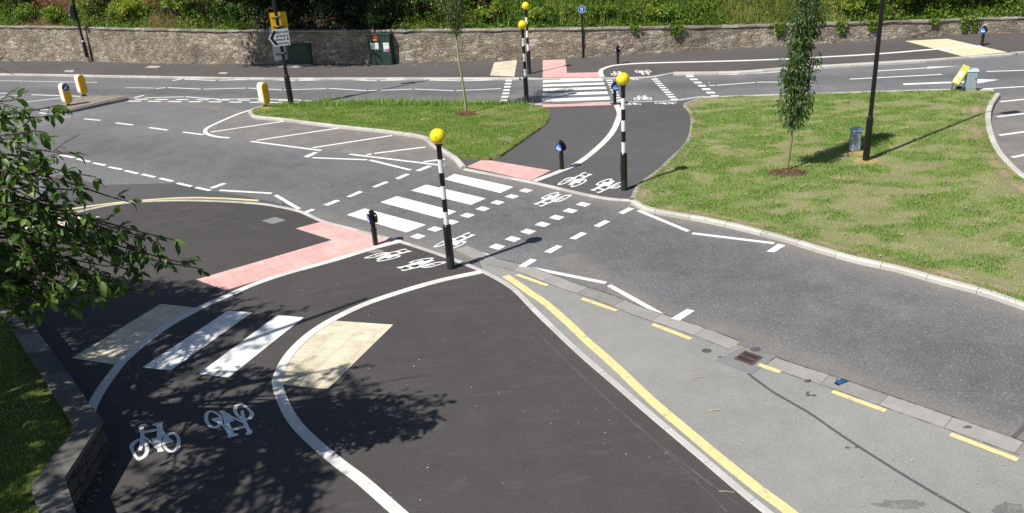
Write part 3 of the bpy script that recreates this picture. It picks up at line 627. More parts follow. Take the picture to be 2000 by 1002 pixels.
quad('lane_arrow', [(1811,130.5),(1874,129),(1811,134)])
quad('lane_arrow', [(1575,156),(1588,159),(1572,162)])
# ---- bicycle symbols: strokes in a local frame (front wheel at 0,0, rear wheel at 1,0, handlebar towards +y)
BK = []
def _bk():
    f = np.array([272,878]); 
    Z = lambda x,y: (240+x*.14, 770+y*.14)
    A, B = G(*Z(230,770),ZB)[:2], G(*Z(680,672),ZB)[:2]
    e = B-A; L = np.linalg.norm(e); e = e/L; n = np.array([-e[1],e[0]])
    loc = lambda x,y: (((G(*Z(x,y),ZB)[:2]-A)@e)/L, ((G(*Z(x,y),ZB)[:2]-A)@n)/L)
    return loc, L
BLOC, BL = _bk()
def _ring(outer, inner, n=40):
    "two closed loops traced -> ring"
    def loop(l):
        P = [np.array(BLOC(*p)) for p in l]; P = [P[-1]] + P + P[:2]; out = []
        m = len(l)
        for i in range(1, m+1):
            a,b,c,d = P[i-1],P[i],P[i+1],P[i+2]
            for k in range(n//m):
                t = k/(n//m); out.append(0.5*(2*b+(c-a)*t+(2*a-5*b+4*c-d)*t*t+(3*b-a-3*c+d)*t**3))
        return out
    return loop(outer), loop(inner)
RINGS = [_ring([(92,740),(145,660),(230,625),(320,655),(367,750),(350,840),(290,895),(195,915),(120,850)][:8], [(150,755),(178,690),(230,655),(290,690),(312,755),(300,820),(262,868),(205,862)]),
         _ring([(545,690),(590,575),(680,528),(765,560),(805,660),(780,765),(700,815),(600,780)], [(592,690),(625,600),(685,562),(735,595),(752,660),(735,740),(690,785),(630,755)])]
POLYS = [[(262,500),(297,505),(300,610),(287,700),(262,785),(215,785),(228,730),(240,600),(236,520)],
         [(315,413),(318,438),(282,452),(285,505),(236,520),(214,458),(235,432),(270,418)],
         [(284,516),(472,480),(474,514),(286,551)],
         [(405,420),(470,400),(557,386),(543,440),(555,488),(472,492),(462,448),(415,440)],
         [(472,492),(555,488),(580,540),(545,600),(535,700),(556,770),(570,772),(570,795),(490,806),(480,770),(470,640)],
         [(297,585),(330,605),(440,690),(430,720),(300,625)],
         [(396,625),(480,605),(540,680),(535,740),(470,765),(420,730),(432,690)],
         [(560,515),(600,580),(712,658),(690,678),(580,696),(548,660),(565,600)]]
POLYS = [[BLOC(*p) for p in P] for P in POLYS]
def bicycle_symbol(front, rear, z, parent, curl=None, mat='white'):
    A, B = G(*front,z)[:2], G(*rear,z)[:2]; e = B-A; n = np.array([-e[1],e[0]]); mb = MB()
    if curl is not None: n = (G(*curl,z)[:2]-A-e*0.07)/1.48
    W = lambda p: A + e*p[0] + n*p[1]
    k = 0
    for o,i in RINGS:
        m = len(o); vs = [(*W(p),z) for p in o]+[(*W(p),z) for p in i]
        fs = [(a,(a+1)%m,m+(a+1)%m,m+a) for a in range(m)]
        P = [W(p) for p in o]
        if area2(P) < 0: fs = [f[::-1] for f in fs]
        mb.add(vs, fs)
    for P in POLYS:
        k += 1; Q = [tuple(W(p)) for p in P]
        if area2(Q) < 0: Q = Q[::-1]
        mb.poly(Q, Matrix.Translation((0,0,z+0.0005*k)))
    return mb.build('bicycle_symbol', M[mat], parent)
bicycle_symbol((272,877.8),(335.5,864.3),ZB,pavement)
bicycle_symbol((475,803.5),(416.5,818.5),ZB,pavement)
for f,r,c in (((734.9,498.7),(758.5,504.6),(793.4,487.6)),((847.3,516.7),(823.9,508.9),(784.9,527))): bicycle_symbol(f,r,ZB,pavement,c)
for f,r,c in (((867,474),(890,479.5),(917.5,455.7)),((1099.3,387),(1075,382),(1053.6,401.7))): bicycle_symbol(f,r,ZM,road,c)
for f,r,c in (((1105,353.4),(1130,357.8),(1145,337.9)),((1207.5,361.2),(1180.7,355.5),(1166,375))): bicycle_symbol(f,r,ZB,path,c)
for f,r,c in (((1198.5,145.3),(1217.5,145),(1202,139.5)),((1265.7,139),(1245.7,139.6),(1264.5,145.6))): bicycle_symbol(f,r,ZFB,far_pavement,c)
bicycle_symbol((1244.5,151.9),(1231,152.6),ZM,road,(1244,156.3)); bicycle_symbol((1243.8,193.3),(1267,192.6),ZM,road,(1250,186.8))
for f,r,c in (((1227.5,204),(1247,203.5),(1231,201)),((1313,200.4),(1286,201.4),(1312,203.2))): bicycle_symbol(f,r,ZB,path,c)
#PART2
# ------------------------------------------------------------------ far stone wall and bank
def walltube(name, base, heights, thick, parentlabel, capm, wallm, cap_t=0.09, over=0.05, flip=False, z0=-0.05, seed=1):
    "wall standing along base (front face line); thickness goes to the left of travel unless flip"
    rs = np.random.RandomState(seed)
    n = len(base); P = [np.array(p[:2], float) for p in base]
    N = []
    for i in range(n):
        d = P[min(i+1,n-1)]-P[max(i-1,0)]; d /= np.linalg.norm(d); nn = np.array([-d[1],d[0]]); N.append(-nn if flip else nn)
    L = [0.0]
    for i in range(1,n): L.append(L[-1]+float(np.linalg.norm(P[i]-P[i-1])))
    return P, N, L
def resample(pts, hs, step):
    P = [np.array(p[:2],float) for p in pts]; out=[]; oh=[]
    for i in range(len(P)-1):
        m = max(1,int(np.linalg.norm(P[i+1]-P[i])/step))
        for k in range(m):
            t=k/m; out.append(P[i]*(1-t)+P[i+1]*t); oh.append(hs[i]*(1-t)+hs[i+1]*t)
    out.append(P[-1]); oh.append(hs[-1]); return out, oh
wb, whr = resample(wpts, wh, 0.45)
rs = np.random.RandomState(5)
_,WN,WL = walltube('w', wb, whr, 0.45, None, None, None)
wall = empty('stone_wall', (*wb[len(wb)//2], 0), 0, 'long rubble stone retaining wall with a rough stone coping along the far footway', 'wall')
def strip_mesh(name, P, N, L, prof, mat, parent, jit=0.0, seed=0):
    "prof(i) -> list of (offset along normal, z, v)"
    mb = MB(); vs=[]; uvs=[]; r_=np.random.RandomState(seed); k=None
    for i in range(len(P)):
        pr = prof(i); k=len(pr)
        for (o,z,v) in pr:
            q = P[i]+N[i]*(o+r_.uniform(-jit,jit)); vs.append((q[0],q[1],z+r_.uniform(-jit,jit)*0.6)); uvs.append((L[i],v))
    base = np.array([parent.location[0],parent.location[1],parent.location[2]]) if parent else np.zeros(3)
    vs=[tuple(np.array(v)-base) for v in vs]
    fs=[((i)*k+j,(i+1)*k+j,(i+1)*k+j+1,i*k+j+1) for i in range(len(P)-1) for j in range(k-1)]
    mb.add(vs,fs,0,uvs,smooth=False); mb.add(vs[:k],[tuple(range(k))],0,uvs[:k]); mb.add(vs[-k:],[tuple(range(k-1,-1,-1))],0,uvs[-k:])
    return mb.build(name, mat, parent)
def wall_prof(i):
    h = whr[i]-0.1; m = 5
    return [(0.06*(j/m)+(0.0 if j==0 else 0), -0.05+(h+0.05)*j/m, (h)*j/m) for j in range(m+1)] + [(0.50,h,h+0.4),(0.50,-0.05,2*h+0.4)]
strip_mesh('wall_face', wb, WN, WL, wall_prof, M['wall'], wall, 0.022, 3)
strip_mesh('coping', wb, WN, WL, lambda i: [(0.01,whr[i]-0.098,-0.1),(0.0,whr[i]-0.03,0.0),(0.04,whr[i],0.1),(0.5,whr[i]+0.01,0.8),(0.55,whr[i]-0.02,0.9),(0.55,whr[i]-0.098,1.0)], M['wallcap'], wall, 0.018, 4)
# bank behind the wall
DS = [0.5, 1.0, 1.6, 2.3, 3.2, 4.5, 6.5, 9, 13, 18, 26, 60]
def bank_rise(d): return 0.02 + (min(d,14)-0.5)*0.62 + max(0,min(d,26)-14)*0.2
rb = np.random.RandomState(9); bv=[]; 
NWB = [np.array((0.17,0.985))*0.75+n*0.25 for n in WN]; NWB=[n/np.linalg.norm(n) for n in NWB]
for i in range(len(wb)):
    for k,d in enumerate(DS):
        q = wb[i]+NWB[i]*d; bv.append((q[0],q[1],whr[i]-0.08+bank_rise(d)+(0 if k==0 else rb.uniform(-0.12,0.12)*min(1,d))))
kk=len(DS); bf=[(i*kk+j,(i+1)*kk+j,(i+1)*kk+j+1,i*kk+j+1) for i in range(len(wb)-1) for j in range(kk-1)]
bank = raw_mesh('bank', bv, bf, M['soil'], smooth=True); bank['kind']='structure'
WPX = np.array([proj(np.array([*p,0.0]))[0][0] for p in wb])
def wall_at(px):
    i = int(np.argmin(np.abs(WPX-px))); return wb[i], NWB[i], whr[i]
def bank_pt(px, d, dz=0.0):
    p,n,h = wall_at(px); q = p+n*d; return np.array([q[0],q[1],h-0.08+(bank_rise(d) if d>=0.5 else 0.08)+dz])

# ------------------------------------------------------------------ vegetation generators
def rnd_dirs(r, n):
    v = r.normal(size=(n,3)); return v/np.linalg.norm(v,axis=1,keepdims=True)
def leaf_quads(C, D, Nn, L, Wd, fold=0.25):
    "pointed leaves: C base points, D along, Nn face normal, L length, Wd width -> verts, tri faces (4 per leaf, 5 verts)"
    S = np.cross(D, Nn); S /= np.linalg.norm(S,axis=1,keepdims=True)+1e-9
    Nn = np.cross(S, D)
    L = L[:,None]; Wd = Wd[:,None]
    b = C; l = C+D*L*0.42-S*Wd*0.5+Nn*Wd*fold; r_ = C+D*L*0.42+S*Wd*0.5+Nn*Wd*fold
    m = C+D*L*0.5; t = C+D*L-Nn*L*0.12
    V = np.stack([b,l,m,r_,t],1).reshape(-1,3); n=len(C); o=(np.arange(n)*5)[:,None]
    F = np.concatenate([o+np.array([[0,2,1]]),o+np.array([[1,2,4]]),o+np.array([[0,3,2]]),o+np.array([[3,4,2]])],0)
    return V,F
def oval_leaves(C, D, Nn, L, Wd, fold=0.2):
    "smooth oval leaves with a pointed tip and a folded midrib: 7 verts, 8 triangles"
    S = np.cross(D, Nn); S /= np.linalg.norm(S,axis=1,keepdims=True)+1e-9
    Nn = np.cross(S, D); L=L[:,None]; Wd=Wd[:,None]
    V = [C, C+D*L*.28-S*Wd*.44+Nn*Wd*fold, C+D*L*.30, C+D*L*.28+S*Wd*.44+Nn*Wd*fold, C+D*L*.64-S*Wd*.42+Nn*(Wd*fold*.8-L*.05), C+D*L*.66-Nn*L*.05, C+D*L*.64+S*Wd*.42+Nn*(Wd*fold*.8-L*.05), C+D*L-Nn*L*.16]
    V=np.stack(V,1).reshape(-1,3); o=(np.arange(len(C))*8)[:,None]
    F=np.concatenate([o+np.array([t]) for t in ([0,2,1],[1,2,5],[1,5,4],[4,5,7],[0,3,2],[3,6,5],[3,5,2],[6,7,5])],0); return V,F
def simple_leaves(C, D, Nn, L, Wd):
    S = np.cross(D, Nn); S /= np.linalg.norm(S,axis=1,keepdims=True)+1e-9
    L=L[:,None]; Wd=Wd[:,None]
    V = np.stack([C, C+D*L*0.45-S*Wd*0.5, C+D*L, C+D*L*0.45+S*Wd*0.5],1).reshape(-1,3); o=(np.arange(len(C))*4)[:,None]
    return V, o+np.array([[0,3,2,1]])
def blob_points(r, c, rad, n, clumps, csize):
    "points in clumps scattered near the surface of an ellipsoid"
    cd_ = rnd_dirs(r, clumps); cd_[:,2] = np.abs(cd_[:,2])*0.9-0.15
    rr = r.uniform(0.45,1.0,clumps)[:,None]
    cc = np.array(c)+cd_*np.array(rad)*rr; cs = csize*r.uniform(0.5,1.3,clumps); ct = r.uniform(0,1,clumps)
    w = r.randint(0,clumps,n); P = cc[w]+r.normal(size=(n,3))*cs[w][:,None]*np.array([0.5,0.5,0.42]); return P, ct[w]
def foliage_mesh(name, P, tnt, r, L, W, mat, parent=None, loc=None, droop=0.3, detailed=False):
    n=len(P); D = rnd_dirs(r,n); D[:,2]-=droop; D/=np.linalg.norm(D,axis=1,keepdims=True)
    Nn = rnd_dirs(r,n); Nn[:,2]=np.abs(Nn[:,2])+0.7; Nn/=np.linalg.norm(Nn,axis=1,keepdims=True)
    Ls = L*r.uniform(0.65,1.3,n); Ws = W*r.uniform(0.7,1.25,n)
    if detailed: V,F = leaf_quads(P,D,Nn,Ls,Ws); k=5
    else: V,F = simple_leaves(P,D,Nn,Ls,Ws); k=4
    t = np.clip(tnt+r.normal(size=n)*0.18,0,1)
    return raw_mesh(name,V,F,mat,np.repeat(t,k),parent,loc)
def shrub(px, d, rad, n, mat, label, seed, name='shrub', cat='shrub', group=None, L=0.12, W=0.075, clumps=28, csize=0.28, lift=0.0, tb=0.0, stems=True):
    r = np.random.RandomState(seed); c = bank_pt(px, d, 0.0); root = empty(name, c, 0, label, cat, group)
    P,t = blob_points(r, (0,0,rad[2]*0.55+lift), rad, n, clumps, csize)
    foliage_mesh('foliage', P, np.clip(t*0.7+0.1+tb,0,1), r, L, W, M[mat], root)
    if stems:
        mb = MB()
        for k in range(5):
            a = r.uniform(0,6.28); e = np.array([math.cos(a)*rad[0]*0.5, math.sin(a)*rad[1]*0.5, rad[2]*r.uniform(0.7,1.1)+lift])
            mb.tube([(0,0,-0.3), tuple(e*0.5+r.normal(size=3)*0.05), tuple(e)], [0.03,0.02,0.008], 5)
        mb.build('stem', M['bark'], root)
    return root
# ground cover on the bank (uncountable)
def undergrowth(label, zones, n, mat, seed, L, W, hgt=1.0, tb=0.0):
    r = np.random.RandomState(seed); z0=np.array(zones,float); wz=(z0[:,1]-z0[:,0])/np.sum(z0[:,1]-z0[:,0]); k=r.choice(len(zones),n,p=wz)
    px = r.uniform(z0[k,0],z0[k,1]); d = 0.3+r.uniform(0,1,n)**1.2*3.4
    idx = np.argmin(np.abs(WPX[:,None]-px[None,:]),0); Wb=np.array(wb); Nb=np.array(NWB); Hb=np.array(whr)
    P2 = Wb[idx]+Nb[idx]*d[:,None]+r.uniform(-0.22,0.22,(n,2)); d=np.maximum(d,0.3)
    hum = np.clip(0.5+0.35*np.sin(P2[:,0]*2.1+np.sin(P2[:,1]*1.3)*2)+0.3*np.sin(P2[:,0]*0.83+P2[:,1]*1.7),0.05,1.2)*np.clip((d-0.25)*1.2,0.25,1)
    z = Hb[idx]-0.06+np.array([bank_rise(max(x,.5)) for x in d])+r.uniform(0,1,n)**.7*(0.1+0.75*hum*hgt)
    P = np.column_stack([P2,z]); tn = np.clip(0.25+tb+0.4*hum+0.15*np.sin(P2[:,0]*3.7+P2[:,1]*2)+r.normal(size=n)*0.12,0,1)
    o = foliage_mesh('undergrowth', P, tn, r, L, W, M[mat]); tag(o,label,'undergrowth',kind='stuff')
undergrowth('leafy green undergrowth covering the sunlit left end of the bank',[(-140,48),(130,288),(345,490)],17000,'bramble',77,0.15,0.10,1.0,-.05)
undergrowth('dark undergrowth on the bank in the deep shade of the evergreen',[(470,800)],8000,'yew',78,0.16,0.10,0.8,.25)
undergrowth('green undergrowth on the bank between the tall cabinet and the path sign',[(775,1060)],11000,'bramble',79,0.14,0.09,1.0,-.05)
undergrowth('bramble undergrowth covering the right end of the bank',[(1660,2140)],17000,'bramble',80,0.14,0.095,1.1,-.02)
undergrowth('leafy undergrowth among the tall weeds right of the path sign',[(1020,1420)],15000,'bramble',81,0.13,0.08,1.15,0)
undergrowth('thin leafy undergrowth among the long yellow grass',[(1400,1680)],2500,'bramble',83,0.12,0.08,0.4,.1)
undergrowth('dead brown undergrowth in the gaps of the left bank',[(45,135),(285,350)],1500,'dead',82,0.16,0.05,0.5,0)
def blades_on_bank(name, pxr, dr, n, h, w, mat, label, cat, seed, tfun=None):
    r = np.random.RandomState(seed); px=r.uniform(*pxr,n); d=r.uniform(dr[0],dr[1],n)
    idx=np.argmin(np.abs(WPX[:,None]-px[None,:]),0); Wb=np.array(wb); Nb=np.array(NWB); Hb=np.array(whr)
    P2=Wb[idx]+Nb[idx]*d[:,None]+r.uniform(-0.25,0.25,(n,2)); z=Hb[idx]-0.12+np.array([bank_rise(max(x,0.5)) for x in d])
    cl = 0.6+0.4*np.sin(P2[:,0]*2.3+1.3*np.sin(P2[:,1]*2.0))
    hh = h*r.uniform(0.5,1.15,n)*(0.65+0.5*cl); a=r.uniform(0,6.28,n); lean=r.uniform(0.05,0.45,n)
    dx=np.column_stack([np.cos(a),np.sin(a),np.zeros(n)]); sx=np.column_stack([-np.sin(a),np.cos(a),np.zeros(n)])
    B=np.column_stack([P2,z]); ww=(w*r.uniform(0.6,1.3,n))[:,None]; up_=np.array([0,0,1.0])
    m1=B+up_*(hh*0.55)[:,None]+dx*(hh*lean*0.3)[:,None]; t1=B+up_*(hh*(1-lean*0.3))[:,None]+dx*(hh*lean)[:,None]
    V=np.stack([B-sx*ww*0.5,B+sx*ww*0.5,m1+sx*ww*0.4,m1-sx*ww*0.4,t1],1).reshape(-1,3); o=(np.arange(n)*5)[:,None]
    F=np.concatenate([o+np.array([[0,1,2]]),o+np.array([[0,2,3]]),o+np.array([[3,2,4]])],0)
    t=np.clip((tfun(px,r) if tfun else 0.4)+0.18*np.sin(P2[:,0]*1.7+P2[:,1]*2)+r.normal(size=n)*0.16,0,1)
    o=raw_mesh(name,V,F,mat,np.repeat(t,5)); return tag(o,label,cat,kind='stuff')
blades_on_bank('tall_weeds',(960,1400),(0.5,3.8),4500,0.85,0.04,M['weed'],'tall green weeds with rusty seed heads on the bank above the wall','weeds',11,lambda px,r: 0.42-0.1*(px>1200)+0.4*(r.uniform(size=len(px))<0.07))
blades_on_bank('long_grass',(1340,1730),(0.35,4.0),11000,0.5,0.03,M['hay'],'long yellow-green grass on the bank behind the right part of the wall','grass',12,lambda px,r:0.42)
blades_on_bank('rough_grass',(-100,500),(0.35,2.0),3500,0.35,0.03,M['weed'],'rough green grass tufts at the foot of the shaded bank on the left','grass',13,lambda px,r:0.35)
# shrubs on the bank: px along the wall, metres behind it
BR='bramble and elder bushes on the bank'
for k,(px,d,rad,n,mat,lab,L,W,tb) in enumerate([
    (-60,1.6,(2.2,1.4,1.9),1500,'shrub','dark green shrub above the wall at the far left edge of the photo',0.16,0.09,0.0),
    (25,2.2,(1.3,1.2,2.0),1500,'shrub','tall glossy dark shrub above the wall left of the leaning far street lamp',0.15,0.09,0.1),
    (60,1.1,(1.0,0.6,0.7),500,'bramble','low sunlit bush on top of the wall below the bare brown gap',0.13,0.08,0.0),
    (112,0.75,(0.7,0.55,0.75),650,'bramble','small bright bush spilling over the wall coping beside the far street lamp',0.13,0.08,0.1),
    (190,2.4,(2.0,1.3,2.0),2200,'shrub','broad leafy shrub right behind the far street lamp with the grey round sign',0.16,0.1,0.25),
    (255,1.1,(1.3,0.7,0.9),1100,'bramble','bright yellow-green nettle patch above the wall right of the far street lamp',0.12,0.07,0.3),
    (345,1.6,(0.8,0.7,1.4),800,'bramble','upright light green bush beside the dead brown brush',0.13,0.08,0.15),
    (400,2.0,(1.6,1.2,2.2),1700,'shrub','deep green shrub between the brown brush and the dark evergreen',0.15,0.09,0.05),
    (450,1.0,(1.4,0.6,0.9),900,'shrub','low dark bush on the wall top under the left side of the evergreen tree',0.14,0.085,0.0),
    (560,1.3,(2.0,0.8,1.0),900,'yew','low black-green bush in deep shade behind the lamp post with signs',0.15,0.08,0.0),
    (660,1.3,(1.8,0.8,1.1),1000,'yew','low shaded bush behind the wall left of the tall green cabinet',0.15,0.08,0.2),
    (752,0.7,(0.8,0.6,0.75),700,'shrub','dark leafy bush drooping over the wall onto the tall green cabinet',0.13,0.08,-0.1),
    (770,2.4,(1.5,1.2,2.0),1500,'shrub','half shaded tall bush above the right side of the tall green cabinet',0.15,0.09,0.05),
    (830,1.6,(1.2,1.0,1.7),1600,'shrub','sunlit rounded green bush right of the tall green cabinet',0.14,0.085,0.35),
    (925,2.2,(1.4,1.1,1.7),1500,'shrub','green bush directly behind the thin young tree',0.14,0.085,0.25),
    (965,0.9,(0.9,0.5,0.8),700,'bramble','low bramble on the wall top left of the pair of striped posts',0.12,0.08,0.1),
    (1090,0.9,(1.3,0.5,0.6),700,'bramble','low bramble on the wall left of the round blue path sign',0.12,0.08,0.05),
    (1180,0.9,(1.3,0.5,0.55),700,'bramble','low bramble on the wall right of the round blue path sign',0.12,0.08,0.1),
    (1290,0.9,(1.6,0.5,0.5),800,'bramble','creeping bramble on the wall below the yellow ragwort',0.12,0.08,0.15),
    (1680,1.2,(1.3,0.8,0.8),900,'bramble','light bramble bush left of the tall black lamp post',0.13,0.085,0.15),
    (1760,1.7,(1.5,1.1,1.3),1700,'bramble','dense bramble bush right of the tall black lamp post',0.14,0.09,0.05),
    (1850,2.0,(1.6,1.2,1.6),1900,'bramble','large bramble bush above the buff crossing patch',0.14,0.09,0.1),
    (1935,1.7,(1.5,1.2,1.5),1800,'bramble','dense dark bramble bush behind the farthest right bollard',0.14,0.09,0.0),
    (2010,2.2,(1.7,1.3,1.8),1600,'shrub','dark bush above the wall at the right edge of the photo',0.14,0.09,0.05)]):
    shrub(px,min(d,0.55+d*0.42),tuple(x*1.05 for x in rad),int(n*2.0),mat,lab,100+k,L=L,W=W,tb=tb,name='bramble' if mat=='bramble' else 'shrub',group=BR,clumps=int(20+n/38),csize=0.23)
shrub(318,1.6,(1.3,0.8,1.2),1300,'dead','dead brown brush on the bank between two green bushes',140,name='dead_brush',cat='brush',L=0.16,W=0.03,csize=0.35)
shrub(92,1.8,(1.1,0.6,0.6),500,'dead','dead brown litter and twigs in the shady gap at the far left',141,name='dead_brush',cat='brush',L=0.16,W=0.03,csize=0.4)
for k,(px,d,lab) in enumerate([(805,1.0,'rusty brown dock seed heads beside the sunlit bush'),(948,1.4,'rusty dock stalks behind the thin young tree'),(1022,2.0,'rusty seed heads behind the farther striped post')]):
    shrub(px,d,(0.22,0.18,1.2),420,'dead',lab,150+k,name='dock_plant',cat='weed',L=0.08,W=0.05,csize=0.16,clumps=14)
for k,(px,d,h,lab) in enumerate([(1256,2.4,1.1,'ragwort with a cluster of yellow flowers low on the bank'),(1243,4.6,1.1,'ragwort flowering near the top of the photo left of the low cluster'),(1545,4.7,1.0,'ragwort flowering behind the top of the columnar tree'),(1640,3.4,0.9,'ragwort flowering right of the columnar tree')]):
    r=np.random.RandomState(160+k); c=bank_pt(px,d); root=empty('ragwort',c,0,lab,'wildflower','ragwort plants on the bank'); mb=MB(); F_=[]
    for j in range(5):
        e=np.array([r.uniform(-.2,.2),r.uniform(-.15,.15),h*r.uniform(.85,1.1)]); mb.tube([(0,0,-.1),tuple(e*.6),tuple(e)],[.012,.01,.006],5)
        F_.append(e+r.normal(size=(14,3))*np.array([.035,.035,.012]))
    mb.build('stem',M['weed'],root)
    for q in F_: foliage_mesh('flower_head',q,np.full(14,0.5),r,0.11,0.09,M['petal'],root)
# ivy trailing down the wall
for k,(px,w_,dn,lab) in enumerate([(1648,0.35,0.55,'ivy strand trailing on the wall left of the tall black lamp post'),(1700,0.4,0.5,'ivy hanging on the wall just left of the black lamp post shaft'),(1812,0.35,0.3,'tuft of leaves hanging over the wall above the buff patch'),(1880,0.3,0.65,'ivy hanging down to the footway left of the farthest right bollard'),(1910,0.3,0.7,'ivy hanging on the wall behind the farthest right bollard'),(1510,0.45,0.55,'ivy spray on the wall left of the columnar tree'),(1325,0.5,0.5,'thin ivy on the wall right of the bollard on the far footway'),(1245,0.35,0.3,'short ivy on the wall top above the far bollard')]):
    r=np.random.RandomState(180+k); p,n,h=wall_at(px); root=empty('ivy',(p[0],p[1],h),0,lab,'ivy','ivy plants on the wall'); m=int(160*w_*dn/0.15)
    t=np.array([-n[1],n[0]]); u=r.normal(size=m)*w_*0.4; v=r.uniform(0,1,m)**1.4
    P=np.column_stack([np.outer(u*(1-v*0.5),t)-np.outer(0.02+r.uniform(0,0.09,m),n), 0.08-v*dn]); foliage_mesh('foliage',P,r.uniform(.2,.9,m),r,0.1,0.08,M['bramble'],root)
# dark evergreen trees: trunk on the bank, crown reaching out over the wall
def crown_tree(px,d,h,crowns,n,mat,label,seed,name,L,W,group=None,trunk_r=0.25,over=None):
    r=np.random.RandomState(seed); c=bank_pt(px,d); root=empty(name,c,0,label,'tree',group); mb=MB()
    mb.tube([(0,0,-.4),(0.1,0,h*.35),(0.05,.1,h*.75),(0,0,h)],[trunk_r,trunk_r*.8,trunk_r*.5,.05],10)
    PS=[];TS=[]
    for (cx,cy,cz,rx,ry,rz,frac) in crowns:
        mb.tube([(0.05,0,h*.3),tuple(np.array([cx,cy,cz])*.6+[0,0,.2*h*.3]),(cx,cy,cz)],[trunk_r*.4,trunk_r*.25,.03],7)
        P,t=blob_points(r,(cx,cy,cz),(rx,ry,rz),int(n*frac),int(60*frac)+14,0.42); PS.append(P);TS.append(t)
    if over:
        oc=[]
        while len(oc)<70:
            q,nn,hh=wall_at(r.uniform(*over)); z=r.uniform(0.0,hh); zz=r.uniform(5.2,7.6); f=(zz-z)/SUNV[2]; e=np.array([q[0]+SUNV[0]*f,q[1]+SUNV[1]*f,zz])-c
            oc.append(e)
        for k in range(0,70,8): e=oc[k]; mb.tube([(0.05,0,h*.45),tuple(e*.55+[0,0,h*.25]),tuple(e)],[trunk_r*.4,trunk_r*.25,.03],7)
        oc=np.array(oc); w=r.randint(0,70,7000); PS.append(oc[w]+r.normal(size=(7000,3))*np.array([.38,.3,.25])); TS.append(r.uniform(0,.6,7000))
    mb.build('trunk',M['bark'],root); foliage_mesh('crown',np.concatenate(PS),np.concatenate(TS)*.55,r,L,W,M[mat],root,droop=0.8)
    return root
crown_tree(610,3.2,8.5,[(-3.9,-5.3,3.0,2.0,1.5,1.2,.14),(-1.2,-5.3,3.0,2.0,1.5,1.2,.14),(1.3,-5.2,2.7,1.8,1.4,1.1,.12),(-2.6,-2.0,1.6,2.2,1.2,1.7,.16),(0.2,-2.1,1.4,2.2,1.2,1.7,.16),(2.8,-1.9,1.3,2.0,1.1,1.6,.14),(4.2,-1.4,1.2,1.3,1.0,1.5,.08),(-1.5,-3.4,4.6,3.2,2.4,1.7,.12),(1.5,-2.6,4.6,3.0,2.2,1.8,.12),(0,0.5,6.0,3.2,2.4,2.2,.16)],21000,'yew','big dark evergreen tree with its crown overhanging the wall behind the signs',31,'evergreen_tree',0.26,0.11,over=(500,745))
crown_tree(468,3.0,8.0,[(-1.4,-1.7,1.5,1.8,1.2,1.6,.3),(0.9,-1.7,1.7,1.6,1.2,1.6,.25),(-.5,-1.0,4.0,2.4,2.0,2.0,.25),(2.4,-3.2,1.55,.55,.4,.5,.035),(-.3,0.3,5.6,2.4,1.8,1.8,.25)],11000,'yew','dark evergreen left of the big overhanging tree, half hidden by it',33,'evergreen_tree',0.26,0.10)
crown_tree(45,3.4,8.0,[(0,-.6,2.6,2.0,1.4,1.5,.3),(1.8,-.6,3.0,1.8,1.4,1.4,.25),(-2,-1,4.0,2.4,2.0,2.0,.3),(2.6,0,5.2,2.4,2.0,2.2,.3)],6500,'yew','dark tree standing high on the bank at the far left',34,'evergreen_tree',0.26,0.11)
#PART3
# ------------------------------------------------------------------ near garden wall, raised lawn
HW = 0.6
NWo = [(-150,300),(-60,445),(20,565),(57,624),(114,702),(189,807),(200,818),(168,868),(126,932),(149,1002),(190,1120)]
NWi = [(-240,330),(-140,470),(-25,572),(11,624),(65,708),(143,830),(146,836),(100,893),(59,950),(76,1002),(110,1120)]
no = GP(NWo,HW); ni = GP(NWi,HW)
nwall = empty('garden_wall', (*no[4][:2],0), 0, 'low dark stone wall with flat coping and an angled corner beside the shaded lawn', 'wall')
def two_line_wall(name, A, B, za, zb, mat, parent, inset=0.0, cap=True):
    mb=MB(); base=np.array(parent.location); n=len(A); L=[0.0]
    for i in range(1,n): L.append(L[-1]+float(np.linalg.norm((A[i]-A[i-1])[:2])))
    vs=[];uvs=[]
    for i in range(n):
        a=np.array(A[i][:2]); b=np.array(B[i][:2]); w=(b-a)/np.linalg.norm(b-a); a=a+w*inset; b=b-w*inset
        for (p,z,v) in ((a,za,0.0),(a,zb,zb-za),(b,zb,zb-za+0.4),(b,za,2*(zb-za)+.4)): vs.append((p[0]-base[0],p[1]-base[1],z)); uvs.append((L[i],v))
    fs=[]
    for i in range(n-1):
        for j in range(4): 
            k=(j+1)%4
            if j==3 : continue
            fs.append((i*4+j,i*4+k,(i+1)*4+k,(i+1)*4+j))
    mb.add(vs,fs,0,uvs); mb.add([vs[i] for i in (0,1,2,3)],[(0,1,2,3)],0,[(0,0)]*4); mb.add([vs[-4+i] for i in range(4)],[(3,2,1,0)],0,[(0,0)]*4)
    return mb.build(name,mat,parent)
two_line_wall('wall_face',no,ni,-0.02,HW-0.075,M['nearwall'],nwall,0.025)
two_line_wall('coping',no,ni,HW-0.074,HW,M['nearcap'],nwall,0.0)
lawn = sheet('lawn', ni + [np.array([-12,-2,0]),np.array([-30,-2,0]),np.array([-36,20,0])], HW-0.07, M['lawn'], kind='structure', skirt=0.6)
